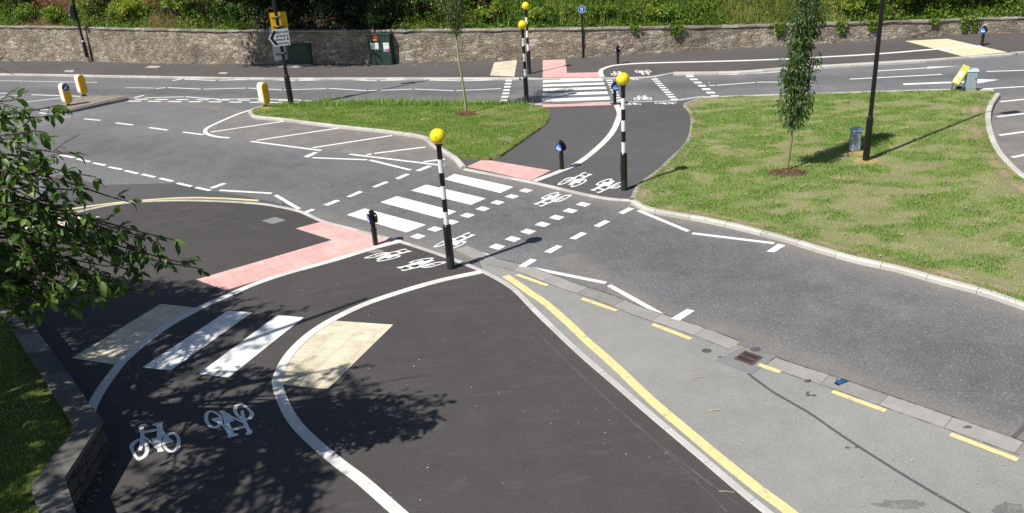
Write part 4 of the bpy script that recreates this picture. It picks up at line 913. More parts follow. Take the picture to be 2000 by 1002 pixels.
# ------------------------------------------------------------------ grass blades
def inpoly(P, poly):
    x,y=P[:,0],P[:,1]; c=np.zeros(len(P),bool); n=len(poly)
    for i in range(n):
        x1,y1=poly[i][:2]; x2,y2=poly[(i+1)%n][:2]
        k=((y1>y)!=(y2>y))&(x<(x2-x1)*(y-y1)/(y2-y1+1e-12)+x1); c^=k
    return c
def vnoise(P, s, seed):
    r=np.random.RandomState(seed); T=r.uniform(size=(64,64)); q=P*s; i=np.floor(q).astype(int); f=q-i; f=f*f*(3-2*f)
    g=lambda a,b: T[(i[:,0]+a)%64,(i[:,1]+b)%64]
    return (g(0,0)*(1-f[:,0])+g(1,0)*f[:,0])*(1-f[:,1])+(g(0,1)*(1-f[:,0])+g(1,1)*f[:,0])*f[:,1]
def fbm(P,s,seed): return (vnoise(P,s,seed)+0.5*vnoise(P,s*2.1,seed+1)+0.25*vnoise(P,s*4.3,seed+2))/1.75
def grass(name, poly, z, dens, h, w, label, seed, dry=0.5, shade=0.0, maxd=60, edge=None):
    r=np.random.RandomState(seed); A=np.array([p[:2] for p in poly],float); lo,hi=A.min(0),A.max(0)
    hi=np.minimum(hi,[26,60]); lo=np.maximum(lo,[-14,4]); n=int(np.prod(hi-lo)*dens); P=r.uniform(lo,hi,(n,2)); P=P[inpoly(P,A)]
    q,wd=proj(np.column_stack([P,np.full(len(P),z)])); vis=(wd>1)&(q[:,0]>-200)&(q[:,0]<2420)&(q[:,1]<1200); P=P[vis]
    b=fbm(P,0.4,seed); m=fbm(P*np.array([.75,1.25]),2.3,seed+7); gx=np.clip((q[vis][:,0]-1300)/700,0,1)*.045 if dry>.5 else 0; dr=np.clip((b*0.38+m*0.62+gx-(0.71-dry*0.30))*6,0,1)
    keep=r.uniform(size=len(P))>dr*0.78; P,b,m,dr=P[keep],b[keep],m[keep],dr[keep]; n=len(P); P=P+r.normal(size=P.shape)*0.045
    hh=h*r.uniform(0.4,1.2,n)*(1-0.45*dr)*(0.55+0.9*fbm(P,3.1,seed+3)); a=r.uniform(0,6.28,n); le=r.uniform(0.1,0.8,n)
    dx=np.column_stack([np.cos(a),np.sin(a),np.zeros(n)]); sx=np.column_stack([-np.sin(a),np.cos(a),np.zeros(n)]); B=np.column_stack([P,np.full(n,z-0.005)])
    ww=(w*r.uniform(0.6,1.4,n))[:,None]; t=B+np.array([0,0,1.0])*hh[:,None]+dx*(hh*le)[:,None]
    V=np.stack([B-sx*ww*.5,B+sx*ww*.5,t],1).reshape(-1,3); F=(np.arange(n)*3)[:,None]+np.array([[0,1,2]])
    tn=np.clip(0.12+0.55*m+shade+r.normal(size=n)*0.13+dr*0.45*(r.uniform(size=n)<0.7),0,1)
    o=raw_mesh(name,V,F,M['blade'],np.repeat(tn,3)); return tag(o,label,'grass',kind='stuff')
IRW = GP(IR,GZ)+GS(RKERB,GZ)+GP([(2900,905)],GZ)+GS(NK,GZ)[::-1][1:]
grass('grass', IRW, GZ, 1700, 0.052, 0.023, 'patchy half dry grass on the large verge right of the path', 21, dry=0.80)
grass('grass', GP(IL,GZ), GZ, 1700, 0.056, 0.023, 'short green grass on the small verge left of the path', 22, dry=0.5)
grass('long_grass_fringe', GP([(520,209),(560,204),(630,199),(730,197),(830,199),(940,200),(1015,200.5),(1040,206),(940,206),(830,208),(730,207),(630,209),(560,213)],GZ), GZ, 420, 0.24, 0.022, 'longer bright grass along the far edge of the small verge', 23, dry=0.1)
grass('grass', ni+[np.array([-12,5,0]),np.array([-14,16,0])], HW-0.07, 900, 0.05, 0.012, 'shaded lawn grass behind the low garden wall', 24, dry=0.35)
# small stuff lying about
def flakes(name, polys, z, n, size, mat, label, seed):
    r=np.random.RandomState(seed); A=np.array([p[:2] for p in polys],float); lo,hi=A.min(0),A.max(0); P=r.uniform(lo,hi,(n*4,2)); P=P[inpoly(P,A)][:n]
    C=np.column_stack([P,np.full(len(P),z)]); a=r.uniform(0,6.28,len(P)); D=np.column_stack([np.cos(a),np.sin(a),r.uniform(0,.35,len(P))]); D/=np.linalg.norm(D,axis=1,keepdims=True)
    Nn=np.tile([0,0,1.0],(len(P),1)); L=size*r.uniform(.4,1.5,len(P)); V,F=simple_leaves(C,D,Nn,L,L*r.uniform(.25,.8,len(P)))
    o=raw_mesh(name,V,F,mat); return tag(o,label,'litter',kind='stuff')
flakes('petal_litter', GP([(60,620),(400,450),(700,470),(960,560),(1400,940),(1450,1000),(300,1000)],ZP), ZP+.012, 170, 0.026, M['litter'], 'pale flecks of leaf litter scattered over the dark footway', 41)
flakes('daisy_litter', IRW, GZ+.05, 110, 0.05, M['litter'], 'white flecks scattered in the right verge grass', 42)
flakes('daisy_litter', GP(IL,GZ), GZ+.05, 60, 0.05, M['litter'], 'white flecks scattered in the small verge grass', 43)
flakes('road_grit', GP([(1180,640),(1460,720),(2000,900),(2000,1002),(1500,990)],0.003), 0.02, 110, 0.028, M['litter'], 'pale grit and leaf flecks scattered over the grey layby', 44)
flakes('dead_leaves', GP([(300,124),(620,128),(760,130),(960,122),(960,125),(760,134),(620,133),(300,129)],ZF), ZF+.02, 260, 0.09, M['straw'], 'dead leaves gathered along the foot of the stone wall', 45)
flakes('dead_leaves', GP([(126,940),(223,884),(232,905),(170,1000),(150,1000)],ZP), ZP+.015, 60, 0.05, M['straw'], 'dead leaves lying at the foot of the low garden wall', 46)

# ------------------------------------------------------------------ street furniture
def T(x=0,y=0,z=0): return Matrix.Translation((x,y,z))
def RX(a): return Matrix.Rotation(a,4,'X')
def RY(a): return Matrix.Rotation(a,4,'Y')
def RZ(a): return Matrix.Rotation(a,4,'Z')
FACE = RX(R(90))     # local disc facing -Y
def face_cam(p): return math.atan2(-(p[1]-0), -(p[0]-0)) + R(90)   # rz turning -Y towards the camera
def make_beacon(loc,label):
    root=empty('belisha_beacon',loc,0,label,'beacon','striped crossing beacons')
    mb=MB(); mb.lathe([(0.088,-.02),(0.088,0.30)],20); mb.build('base_foot',M['greyblack'],root)
    mb=MB(); mb.lathe([(0.0875,0.30),(0.0875,0.97),(0.083,0.99),(0.062,1.02),(0.056,1.025)],20); 
    mb.box((-0.03,-0.0895,0.45),(0.03,-0.085,0.75)); mb.build('base_sleeve',M['black'],root)
    mb=MB(); z=1.02; prof=[(0.054,z)]; mis=[]
    for k in range(6): z+=0.285; prof.append((0.054,z)); mis.append(1 if k%2==0 else 0)
    mb.lathe(prof,20,mis=mis); mb.build('banded_pole',[M['black'],M['band']],root)
    mb=MB(); mb.lathe([(0.054,z),(0.075,z+.005),(0.082,z+.035),(0.075,z+.05),(0.0,z+.05)],20); mb.build('globe_collar',M['black'],root)
    mb=MB(); zc=z+.035+.155; mb.lathe([(0.165*math.cos(a),zc+0.165*math.sin(a)) for a in np.linspace(-math.pi/2+.25,math.pi/2,20)],32)
    g=mb.build('globe',M['globe'],root)
    for (a,b,w) in ((R(-100),.1,.02),(R(-70),-.45,.03),(R(-72),-.3,.014),(R(-40),.5,.015)):
        mb=MB(); c=Vector((math.cos(a)*math.cos(b),math.sin(a)*math.cos(b),math.sin(b)))*0.1665; q=c.to_track_quat('Z','Y').to_matrix().to_4x4(); q.translation=c+Vector((0,0,zc)); mb.poly([(-w*.4,-w),(w*.4,-w*.8),(w*.5,w*1.4),(-w*.3,w)],q); mb.build('scuff',M['mark'],g)
    mb=MB(); mb.lathe([(0.03,zc+.16),(0.028,zc+.172),(0,zc+.174)],12); mb.build('globe_cap',M['mark'],g)
    return root
bx=[((881,524),ZP,'nearest beacon pole with yellow globe, standing at the edge of the near crossing'),((1219,371),ZP,'beacon pole with yellow globe on the path beside the large right verge'),((1029,202),0.05,'beacon pole with yellow globe at the small verge tip beside the far crossing'),((1034,144),ZF,'farthest beacon pole with yellow globe, on the far footway before the stone wall')]
b0=None
for p,z,lab in bx:
    if b0 is None: b0=make_beacon(G(*p,z),lab)
    else: c=copy_tree(b0); c.location=tuple(G(*p,z)); c['label']=lab; c.rotation_euler=(0,0,0.6*len(lab))
def stick_people(mb, M4, s=1.0, mi=0, off=0.001):
    "adult and child figures of a shared path sign"
    def P(l): mb.poly([(x*s,y*s) for x,y in l], M4)
    P([(-.02,-.02),(.02,-.02),(.03,.1),(.055,.22),(.03,.27),(-.03,.27),(-.055,.22),(-.03,.1)]) 
def make_bollard(loc,rz,label):
    root=empty('bollard',loc,rz,label,'bollard','black bollards with blue path discs'); H=0.86
    mb=MB(); mb.lathe([(0.062,-.02),(0.062,0.36),(0.07,0.365),(0.074,0.385),(0.07,0.405),(0.058,0.41),(0.054,0.74),(0.05,H-.12)],18); mb.build('post',M['black'],root)
    mb=MB(); mb.lathe([(0.05,H-.12),(0.062,H-.115),(0.064,H-.1),(0.05,H-.09),(0.05,H-.07),(0.063,H-.062),(0.066,H-.04),(0.056,H-.012),(0.03,H),(0,H+.002)],18); mb.build('cap',M['black'],root)
    for s in (1,-1):
        A=RY(0 if s>0 else math.pi) ; Q=RZ(0 if s>0 else math.pi)@T(0,-0.085,0.66)@FACE
        mb=MB(); mb.lathe([(0.0,-0.05),(0.11,-0.045),(0.122,-0.02),(0.122,0.012),(0.108,0.016)],24,M=Q); o=mb.build('sign_housing',M['black'],root)
        mb=MB(); mb.disc(0.109,Q@T(0,0,0.0165)); d=mb.build('sign_disc',M['blue'],o)
        mb=MB(); QQ=Q@T(0,0,0.019); mb.poly([(-.006,-.085),(.006,-.085),(.006,.085),(-.006,.085)],QQ)
        mb.poly([(-.07,-.045),(-.03,-.045),(-.03,-.005),(-.045,.035),(-.055,.035),(-.07,-.005)],QQ); 
        for cx in (.032,.072):
            mb.disc(0.02,QQ@T(cx,-.03,0),14)
        mb.poly([(.03,-.02),(.045,.03),(.052,.03),(.066,-.02),(.058,-.02),(.048,.012),(.038,-.02)],QQ@T(0,0,.001)); mb.build('symbol',M['purewhite'],d)
    return root
AZ = lambda dx,dy: math.atan2(dy,dx)+R(90)
bl=[((734,478),ZP,AZ(-.9,-.42),'black bollard on the white line beside the near pink tactile paving'),((1097.5,331),ZP,AZ(-.75,-.65),'black bollard on the white line of the path between the verges'),((1201,205),ZP,AZ(.1,-1),'black bollard at the far end of the path, partly behind a yellow globe'),((1207,126),ZF,AZ(-1,-.1),'black bollard on the far footway at the bend of the white line'),((1917,89.5),ZF,AZ(-.75,-.6),'black bollard on the far footway beside the buff patch at right')]
b1=None
for p,z,a,lab in bl:
    if b1 is None: b1=make_bollard(G(*p,z),a,lab)
    else: c=copy_tree(b1); c.location=tuple(G(*p,z)); c.rotation_euler=(0,0,a); c['label']=lab
# keep-left bollards
def stadium(w,h,n=10):
    r_=w/2; return [(r_*math.cos(a),h-r_+r_*math.sin(a)) for a in np.linspace(0,math.pi,n)]+[(r_*math.cos(a),r_+r_*math.sin(a)) for a in np.linspace(math.pi,2*math.pi,n)]
def make_keep(loc,rz,label,arrow=False):
    root=empty('traffic_island_bollard',loc,rz,label,'island bollard','yellow traffic island bollards'); W_,H_,D_=0.36,0.90,0.25
    S=stadium(W_,H_); n=len(S)
    mb=MB(); vs=[(x,-D_/2,z+.09) for x,z in S]+[(x,D_/2,z+.09) for x,z in S]
    mb.add(vs,[((i+1)%n,i,n+i,n+(i+1)%n) for i in range(n)]); mb.add([(x,D_/2,z+.09) for x,z in S],[tuple(range(n))[::-1]]); mb.build('body',M['kwhite'],root)
    S2=stadium(W_-.035,H_-.035); mb=MB()
    vs=[(x,-D_/2,z+.09) for x,z in S]+[(x,-D_/2-.03,z+.107) for x,z in S2]
    mb.add(vs,[(i,(i+1)%n,n+(i+1)%n,n+i) for i in range(n)]); mb.add([(x,-D_/2-.03,z+.107) for x,z in S2],[tuple(range(n))]); fp=mb.build('front_panel',M['kyellow'],root)
    mb=MB(); mb.lathe([(0.11,-.02),(0.11,0.03),(0.045,0.045),(0.04,0.16)],14); mb.build('foot',M['black'],root)
    if arrow:
        mb=MB(); mb.poly([(x,z) for x,z in stadium(W_-.03,0.40)],T(0,-D_/2-.0305,.615)@FACE); mb.build('white_backing',M['kwhite'],root)
        Q=T(0,-D_/2-.033,0.80)@FACE; mb=MB(); mb.disc(0.155,Q); dd=mb.build('arrow_disc',M['dblue'],root)
        mb=MB(); a=R(-135); c,s=math.cos(a),math.sin(a); A=[(-.11,-.022),(.02,-.022),(.02,-.065),(.11,0),(.02,.065),(.02,.022),(-.11,.022)]
        mb.poly([(c*x-s*y,s*x+c*y) for x,y in A],Q@T(0,0,.003)); mb.build('arrow',M['purewhite'],dd)
    return root
make_keep(G(134,206,.12),AZ(.83,-.56),'yellow island bollard with a blue disc and white arrow, nearest the tree',True)
make_keep(G(164,187.5,.12),AZ(.83,-.56),'plain yellow island bollard farther back on the raised traffic island')
make_keep(G(519,208,.09),AZ(.86,-.5),'plain yellow island bollard on the grass tip beside the sign lamp post')
# ---- lettering
def text_mesh(name, lines, size, mat, parent, Mx, lead=1.0, align='RIGHT', bold=0.012):
    cu=bpy.data.curves.new(name,'FONT'); cu.body='\n'.join(lines); cu.size=size; cu.align_x=align; cu.space_line=lead; cu.offset=bold*size; cu.extrude=0; cu.resolution_u=2
    o=bpy.data.objects.new(name,cu); COL.objects.link(o); bpy.context.view_layer.update()
    dg=bpy.context.evaluated_depsgraph_get(); me=bpy.data.meshes.new_from_object(o.evaluated_get(dg)); bpy.data.objects.remove(o); me.transform(Mx); me.materials.clear(); me.materials.append(mat)
    ob=bpy.data.objects.new(name,me); COL.objects.link(ob); ob.parent=parent; return ob
def make_lamp(loc, label, arm_dir, H=8.6, rb=0.085, ru=0.058, hb=1.2, joint=None, foot=None):
    root=empty('street_lamp',loc,arm_dir,label,'street lamp','tall black street lamps')
    mb=MB(); mb.lathe([(rb*1.02,-.05),(rb,.18),(rb,hb-.05),(rb*.93,hb),(ru*1.05,hb+.07),(ru,hb+.075)],20); b=mb.build('base_section',M['black'],root)
    mb=MB(); mb.box((-rb*.45,-rb-.004,.35),(rb*.45,-rb*.85,.85)); mb.build('access_door',M['black'],b)
    mb=MB(); mb.lathe([(ru,hb+.07),(ru*.82,H)],16); mb.build('shaft',M['black'],root)
    mb=MB(); mb.tube([(0,0,H-.02),(.12,0,H+.12),(.5,0,H+.16),(.8,0,H+.17)],[.035,.035,.03,.03],10); mb.build('arm',M['black'],root)
    mb=MB(); mb.bbox((.7,-.13,H+.1),(1.3,.13,H+.2),.03); l=mb.build('lantern',M['black'],root)
    mb=MB(); mb.box((.78,-.1,H+.085),(1.24,.1,H+.099)); mb.build('lens',M['band'],l)
    if joint: mb=MB(); mb.lathe([(ru*1.25,hb+.0),(ru*1.3,hb+.02),(ru*1.3,hb+.07),(ru*1.25,hb+.09)],16); mb.build('joint_ring',M['band'],root)
    if foot: mb=MB(); mb.lathe([(rb*1.05,-.02),(rb*1.06,.28)],16); mb.build('foot_sleeve',M['steel'],root)
    return root
rl=G(1691,313,GZ); make_lamp(rl,'tall black lamp post on the large right verge beside the grey cabinet',R(10),8.3,0.087,0.06,1.15)
ll=G(569.5,207,GZ); make_lamp(ll,'black lamp post on the small verge carrying the white school sign',R(200),8.3,0.115,0.072,1.2)
fl=G(173,121,ZF); make_lamp(fl,'leaning-looking black lamp post with grey foot against the left of the stone wall',R(200),8.0,0.10,0.068,1.15,True,True)
# signs on the left lamp
def sgn_frame(base, z, rz): return T(*base[:2],0)@RZ(rz)
def plate(name, outline, loc, rz, mat, label, cat, th=0.012, backm='signgrey', parent=None):
    "thin sign plate facing local -Y"
    root=empty(name,loc,rz,label,cat); mb=MB(); n=len(outline)
    mb.poly(outline,T(0,0,0)@FACE,0)
    vs=[(x,0,z) for x,z in outline]+[(x,th,z) for x,z in outline]; ar=sum(outline[i][0]*outline[(i+1)%n][1]-outline[(i+1)%n][0]*outline[i][1] for i in range(n))
    mb.add(vs,[((i+1)%n,i,n+i,n+(i+1)%n) for i in range(n)],1); mb.poly([(-x,z) for x,z in outline],T(0,th,0)@RZ(math.pi)@FACE,1)
    mb.build('panel',[M[mat],M[backm]],root); return root
def rrect(x0,z0,x1,z1,r_,n=5):
    o=[]
    for cx,cz,a0 in ((x1-r_,z0+r_,-90),(x1-r_,z1-r_,0),(x0+r_,z1-r_,90),(x0+r_,z0+r_,180)):
        for k in range(n+1):
            a=R(a0+90*k/n); o.append((cx+r_*math.cos(a),cz+r_*math.sin(a)))
    return o
zs=zat(ll,68); rzs=face_cam(ll)+R(6)
so_=Matrix.Translation((0,0,0))
def at_lamp(dx,dy,z,rz): v=RZ(rz)@Vector((dx,dy,0)); return (ll[0]+v[0],ll[1]+v[1],z)
sg=plate('direction_sign',[(-.43,0),(-.25,-.32),(.37,-.32),(.37,.32),(-.25,.32)],at_lamp(-.03,-.13,zs,rzs),rzs,'signwhite','white direction sign to a primary school with a black chevron on the lamp post','sign')
mb=MB(); mb.poly([(-.37,0),(-.21,-.27),(-.09,-.27),(-.25,0),(-.09,.27),(-.21,.27)],T(0,-.003,0)@FACE); mb.build('chevron',M['signblack'],sg)
for k,w in enumerate(('Ladybrook','primary','school &','nursery')): text_mesh('lettering',[w],0.15,M['signblack'],sg,T(.345,-.004,.165-.142*k)@FACE,1.0,'RIGHT',0.014)
for zz in (.135,-.135): mb=MB(); mb.box((-.35,.02,zz-.015),(.3,.035,zz+.015)); mb.lathe([(.074,zz-.03),(.074,zz+.03)],14,M=T(.03,.13,0)); mb.build('clip',M['steel'],sg)
rzb=rzs+R(180); zy=zat(ll,37)
def back_sign(name,w,h,xoff,z,mat,label,extra):
    rzq=rzs+extra; s_=plate(name,rrect(-w/2,-h/2,w/2,h/2,.04),at_lamp(xoff,.13,z,rzq),rzq,mat,label,'sign',backm=mat)
    for zz in (h*.27,-h*.27): mb=MB(); mb.box((-w*.45,-.03,zz-.015),(w*.45,-.006,zz+.015)); mb.build('channel_bar',M[mat],s_)
    for zz in (h*.27,-h*.27): mb=MB(); mb.lathe([(.078,zz-.02),(.078,zz+.02)],14,M=T(-xoff,-.13,0)); mb.build('clip',M['steel'],s_)
    return s_
back_sign('warning_sign',.64,.66,0.06,zy,'signyellow','yellow square sign seen from the back on the lamp post above the school sign',R(-4))
back_sign('traffic_sign',.55,1.28,-.08,zat(ll,81),'signgrey','tall grey sign seen from the back behind the white school sign',R(-6))
# round grey sign on the far left lamp
zf=zat(fl,22); rf=face_cam(fl)+R(62); sr=plate('traffic_sign',[(.42*math.cos(2*math.pi*k/28),.42*math.sin(2*math.pi*k/28)) for k in range(28)],(fl[0]-.09,fl[1]-.1,zf),rf,'signgrey','round grey sign seen almost edge on, fixed to the far left lamp post','sign')
mb=MB(); mb.box((-.3,-.03,-.02),(.3,-.004,.02)); mb.build('clip',M['steel'],sr)
# blue shared path sign on its own post
sp=G(1139,113,ZF); zt=zat(sp,18); rp=face_cam(sp); pr=empty('path_sign',sp,rp,'round blue shared path sign on a thin black post against the stone wall','sign')
mb=MB(); mb.lathe([(.045,-.02),(.045,zt+.12),(.03,zt+.13),(0,zt+.13)],14); mb.build('post',M['black'],pr)
mb=MB(); Q=T(0,-.065,zt)@FACE; mb.lathe([(.16,0.0),(.17,.004),(.17,-.012),(0,-.012)],30,M=Q); mb.disc(.165,Q@T(0,0,.001)); dd=mb.build('sign_disc',M['purewhite'],pr)
mb=MB(); mb.disc(.157,Q@T(0,0,.003)); df=mb.build('blue_face',M['blue'],pr)
mb=MB(); QQ=Q@T(0,0,.006)@Matrix.Scale(.8,4)
for cx in (-.055,.04): mb.disc(.03,QQ@T(cx,.06,0),14)
mb.poly([(-.055,.06),(-.03,.105),(-.02,.1),(.02,.1),(.04,.06),(.03,.06),(.012,.088),(-.02,.088),(-.045,.06)],QQ@T(0,0,.001))
mb.disc(.017,QQ@T(.015,.018,0.001),12); mb.poly([(-.02,-.11),(.0,-.11),(.015,-.06),(.03,-.11),(.052,-.11),(.035,-.02),(.035,0),(-.005,0),(-.012,-.03)],QQ)
mb.disc(.012,QQ@T(-.045,-.035,0.001),12); mb.poly([(-.065,-.115),(-.05,-.115),(-.044,-.085),(-.036,-.115),(-.024,-.115),(-.032,-.05),(-.058,-.05)],QQ@T(0,0,.0005)); mb.build('symbol',M['purewhite'],df)
mb=MB(); mb.box((-.06,-.055,zt-.02),(.06,-.04,zt+.02)); mb.build('clip',M['steel'],pr)
# ---- cabinets
def wall_dir(px): 
    i=int(np.argmin(np.abs(WPX-px))); d=wb[min(i+2,len(wb)-1)]-wb[max(i-2,0)]; return math.atan2(d[1],d[0])
wc=wall_dir(590); c1=(G(558,125,ZF)+G(607,126.5,ZF))/2; cab=empty('green_cabinet',c1,wc,'low wide dark green cabinet against the wall behind the lamp post','cabinet')
w_=float(np.linalg.norm((G(608,126.5,ZF)-G(558,125,ZF))[:2])); 
mb=MB(); mb.bbox((-w_/2,0,-.02),(w_/2,.42,1.0),.02); mb.build('body',M['green'],cab)
mb=MB(); mb.bbox((-w_/2-.02,-.03,1.001),(w_/2+.02,.44,1.05),.015); mb.build('lid',M['green'],cab)
mb=MB(); mb.box((-w_/2+.06,-.012,.08),(w_/2-.06,-.001,.94)); dr=mb.build('door',M['green'],cab); mb=MB(); mb.box((-.06,-.04,.5),(.06,-.013,.56)); mb.lathe([(.03,0),(.03,.03),(0,.03)],10,M=T(0,-.013,.62)@FACE); mb.build('handle',M['greyblack'],dr)
mb=MB(); mb.box((-w_/2-.12,-.3,-.03),(w_/2+.12,-.001,.012)); mb.build('plinth',M['palecover'],cab)
wc=wall_dir(745); c2=(G(724,127,ZF)+G(767,127,ZF))/2; w_=float(np.linalg.norm((G(767,127,ZF)-G(724,127,ZF))[:2])); cab=empty('green_cabinet',c2,wc,'tall two-door dark green cabinet with a red and two white stickers','cabinet')
hc=1.52; mb=MB(); mb.bbox((-w_/2,0,-.02),(w_/2,.38,hc-.06),.015); mb.build('body',M['green'],cab)
mb=MB(); mb.bbox((-w_/2-.025,-.03,hc-.059),(w_/2+.025,.40,hc),.015); mb.build('lid',M['green'],cab)
xs=.06*w_; 
mb=MB(); mb.box((-w_/2+.03,-.018,.05),(xs-.006,-.001,hc-.09)); d1=mb.build('door',M['green'],cab)
mb=MB(); mb.box((xs+.006,-.018,.05),(w_/2-.03,-.001,hc-.09)); d2=mb.build('door',M['green'],cab)
mb=MB(); mb.box((xs-.13,-.04,.66),(xs-.03,-.019,.7)); mb.build('handle',M['black'],d1)
def stick(par,x0,z0,x1,z1,mat,y=-.0205): mb=MB(); mb.poly([(x0,z0),(x1,z0),(x1,z1),(x0,z1)],T(0,y,0)@FACE); return mb.build('sticker',M[mat],par)
X=lambda u: -w_/2+u*w_
stick(d1,X(.27),1.2,X(.45),1.42,'sred'); stick(d1,X(.28),1.205,X(.44),1.26,'syel',-.022)
stick(d1,X(.12),.78,X(.47),1.09,'swht'); s2=stick(d1,X(.34),.785,X(.468),.86,'sgrn',-.022)
stick(d2,X(.68),.66,X(.93),1.09,'swht'); stick(d2,X(.70),.665,X(.80),.78,'sblu',-.022); stick(d2,X(.80),.665,X(.93),.8,'smag',-.023)
mb=MB(); mb.poly([(X(.15),.97),(X(.30),.97),(X(.30),.985),(X(.15),.985)],T(0,-.0225,0)@FACE); mb.poly([(X(.15),.93),(X(.33),.93),(X(.33),.945),(X(.15),.945)],T(0,-.0225,0)@FACE); mb.poly([(X(.36),1.0),(X(.46),.95),(X(.46),.97),(X(.36),1.02)],T(0,-.0235,0)@FACE); mb.build('print',M['sgrn'],d1)
mb=MB(); mb.poly([(X(.72),.98),(X(.90),.98),(X(.90),.995),(X(.72),.995)],T(0,-.0225,0)@FACE); mb.build('print',M['sblu'],d2)
# grey cabinets
def grey_cab(pa,pb,z0,ytop,dep,label,lid=True):
    A,B=G(*pa,z0),G(*pb,z0); c=(A+B)/2; w=float(np.linalg.norm((B-A)[:2])); d=B-A; rz=math.atan2(d[1],d[0]); h=zat(c,ytop)-z0
    root=empty('grey_cabinet',c,rz,label,'cabinet'); mb=MB(); mb.bbox((-w/2,0,-.02),(w/2,dep,h-.07),.012); mb.build('body',M['greycab'],root)
    mb=MB(); vs=[(-w/2-.015,-.025,h-.069),(w/2+.015,-.025,h-.069),(w/2+.015,dep+.015,h-.069),(-w/2-.015,dep+.015,h-.069),(-w/2-.01,.02,h-.01),(w/2+.01,.02,h-.01),(w/2+.01,dep,h+.01),(-w/2-.01,dep,h+.01)]
    mb.add(vs,[(3,2,1,0),(4,5,6,7),(0,1,5,4),(1,2,6,5),(2,3,7,6),(3,0,4,7)]); mb.build('lid',M['greylid'],root)
    mb=MB(); mb.box((-w/2+.025,-.008,.06),(w/2-.025,-.001,h-.1)); dr=mb.build('door',M['greycab'],root); mb=MB(); mb.lathe([(.018,0),(.018,.02),(0,.02)],10,M=T(w*.32,-.009,h*.55)@FACE); mb.build('lock',M['greyblack'],dr); return root
grey_cab((1664.5,298),(1680.5,296),GZ,246,.2,'slim pale blue-grey cabinet in the grass beside the tall black lamp post')
grey_cab((1885.5,177),(1906,176.5),GZ,131,.25,'larger blue-grey cabinet at the verge corner behind the yellow sign')
# leaning yellow sign on its stand
ys=G(1873,176,GZ); ya=face_cam(ys)+R(-18); ysr=empty('roadworks_sign',ys,ya,'small yellow temporary sign leaning on a metal frame before the grey cabinet','sign')
Q=T(-.13,-.1,.22)@RX(R(-22)); Q2=Q@RY(R(19))
mb=MB(); mb.bbox((-.15,-.012,.0),(.15,.012,.72),.004,M=Q2); pn=mb.build('panel',M['greyblack'],ysr)
mb=MB(); mb.poly([(-.135,.015),(.135,.015),(.135,.705),(-.135,.705)],Q2@T(0,-.0135,0)@FACE); mb.build('face',M['acid'],pn)
for k,l in enumerate(([(-.11,.08),(-.02,.06),(.03,.14),(-.02,.22),(-.11,.2)],[(-.06,.27),(.05,.27),(.04,.47),(-.03,.5),(-.1,.4)])): mb=MB(); mb.poly(l,Q2@T(0,-.0155,0)@FACE); mb.build('print',M['purewhite'],pn)
mb=MB()
for s in (-1,1):
    mb.tube([(s*.2,-.22,0),(s*.17,-.06,.3),(s*.13+.04,.1,.62)],.014,6); mb.tube([(s*.18,.3,0),(s*.13+.04,.1,.62)],.014,6)
mb.tube([(-.19,-.2,.06),(.19,-.2,.06)],.012,6); mb.tube([(-.09,.1,.6),(.17,.1,.6)],.012,6); mb.build('frame',M['greyblack'],ysr)
mb=MB(); mb.bbox((-.16,-.1,0),(.16,.1,.1),.03,M=T(.02,.12,0)); mb.build('sandbag',M['greyblack'],ysr)
# ---- gully grate
gq=GP([(1431,701.5),(1455,686.5),(1494.5,700),(1466,714.5)],.0); gc=sum(gq)/4; ga=(gq[3]-gq[0])[:2]; gb=(gq[1]-gq[0])[:2]; gw=float(np.linalg.norm(ga)); gh=float(np.linalg.norm(gb))
gr=empty('drain_grate',(gc[0],gc[1],.0105),math.atan2(ga[1],ga[0]),'rusty cast iron gully grate set in the layby','drain')
mb=MB(); mb.box((-gw/2+.02,-gh/2+.02,.0),(gw/2-.02,gh/2-.02,.002)); mb.build('pit',M['hole'],gr)
mb=MB()
for (a,b) in (((-gw/2,-gh/2),(gw/2,-gh/2+.035)),((-gw/2,gh/2-.035),(gw/2,gh/2)),((-gw/2,-gh/2+.035),(-gw/2+.035,gh/2-.035)),((gw/2-.035,-gh/2+.035),(gw/2,gh/2-.035))): mb.box((*a,.0),(*b,.012))
mb.build('frame',M['rust'],gr)
mb=MB(); mb.box((-gw/2+.036,-.014,.003),(gw/2-.036,.014,.0125)); 
for k in range(7):
    x=-gw/2+.035+(gw-.07)*(k+.75)/7.5
    for s in (-1,1): mb.box((x-.008,min(s*.015,s*(gh/2-.036)),.003),(x+.008,max(s*.015,s*(gh/2-.036)),.011))
mb.build('bar',M['rust'],gr)
# ---- lost glove
gp=G(1642,747,.008); gl=empty('glove',gp,math.atan2(*(G(1655,742)-gp)[:2][::-1]),'dark blue work glove lying on the channel at the edge of the layby','glove')
mb=MB(); mb.bbox((-.075,-.045,0),(.03,.045,.028),.012); mb.build('palm',M['glove'],gl)
for k,(y,l) in enumerate(((-.034,.07),(-.011,.085),(.012,.08),(.034,.06))): mb=MB(); mb.tube([(.02,y,.014),(.05,y*1.15,.022),(.03+l,y*1.35,.01)],[.012,.0115,.008],8); mb.build('finger',M['glove'],gl)
mb=MB(); mb.tube([(-.03,.04,.014),(-.005,.075,.02),(.02,.095,.012)],[.013,.012,.009],8); mb.build('thumb',M['glove'],gl)
mb=MB(); mb.bbox((-.105,-.042,0),(-.074,.042,.022),.008); mb.build('cuff',M['black'],gl)
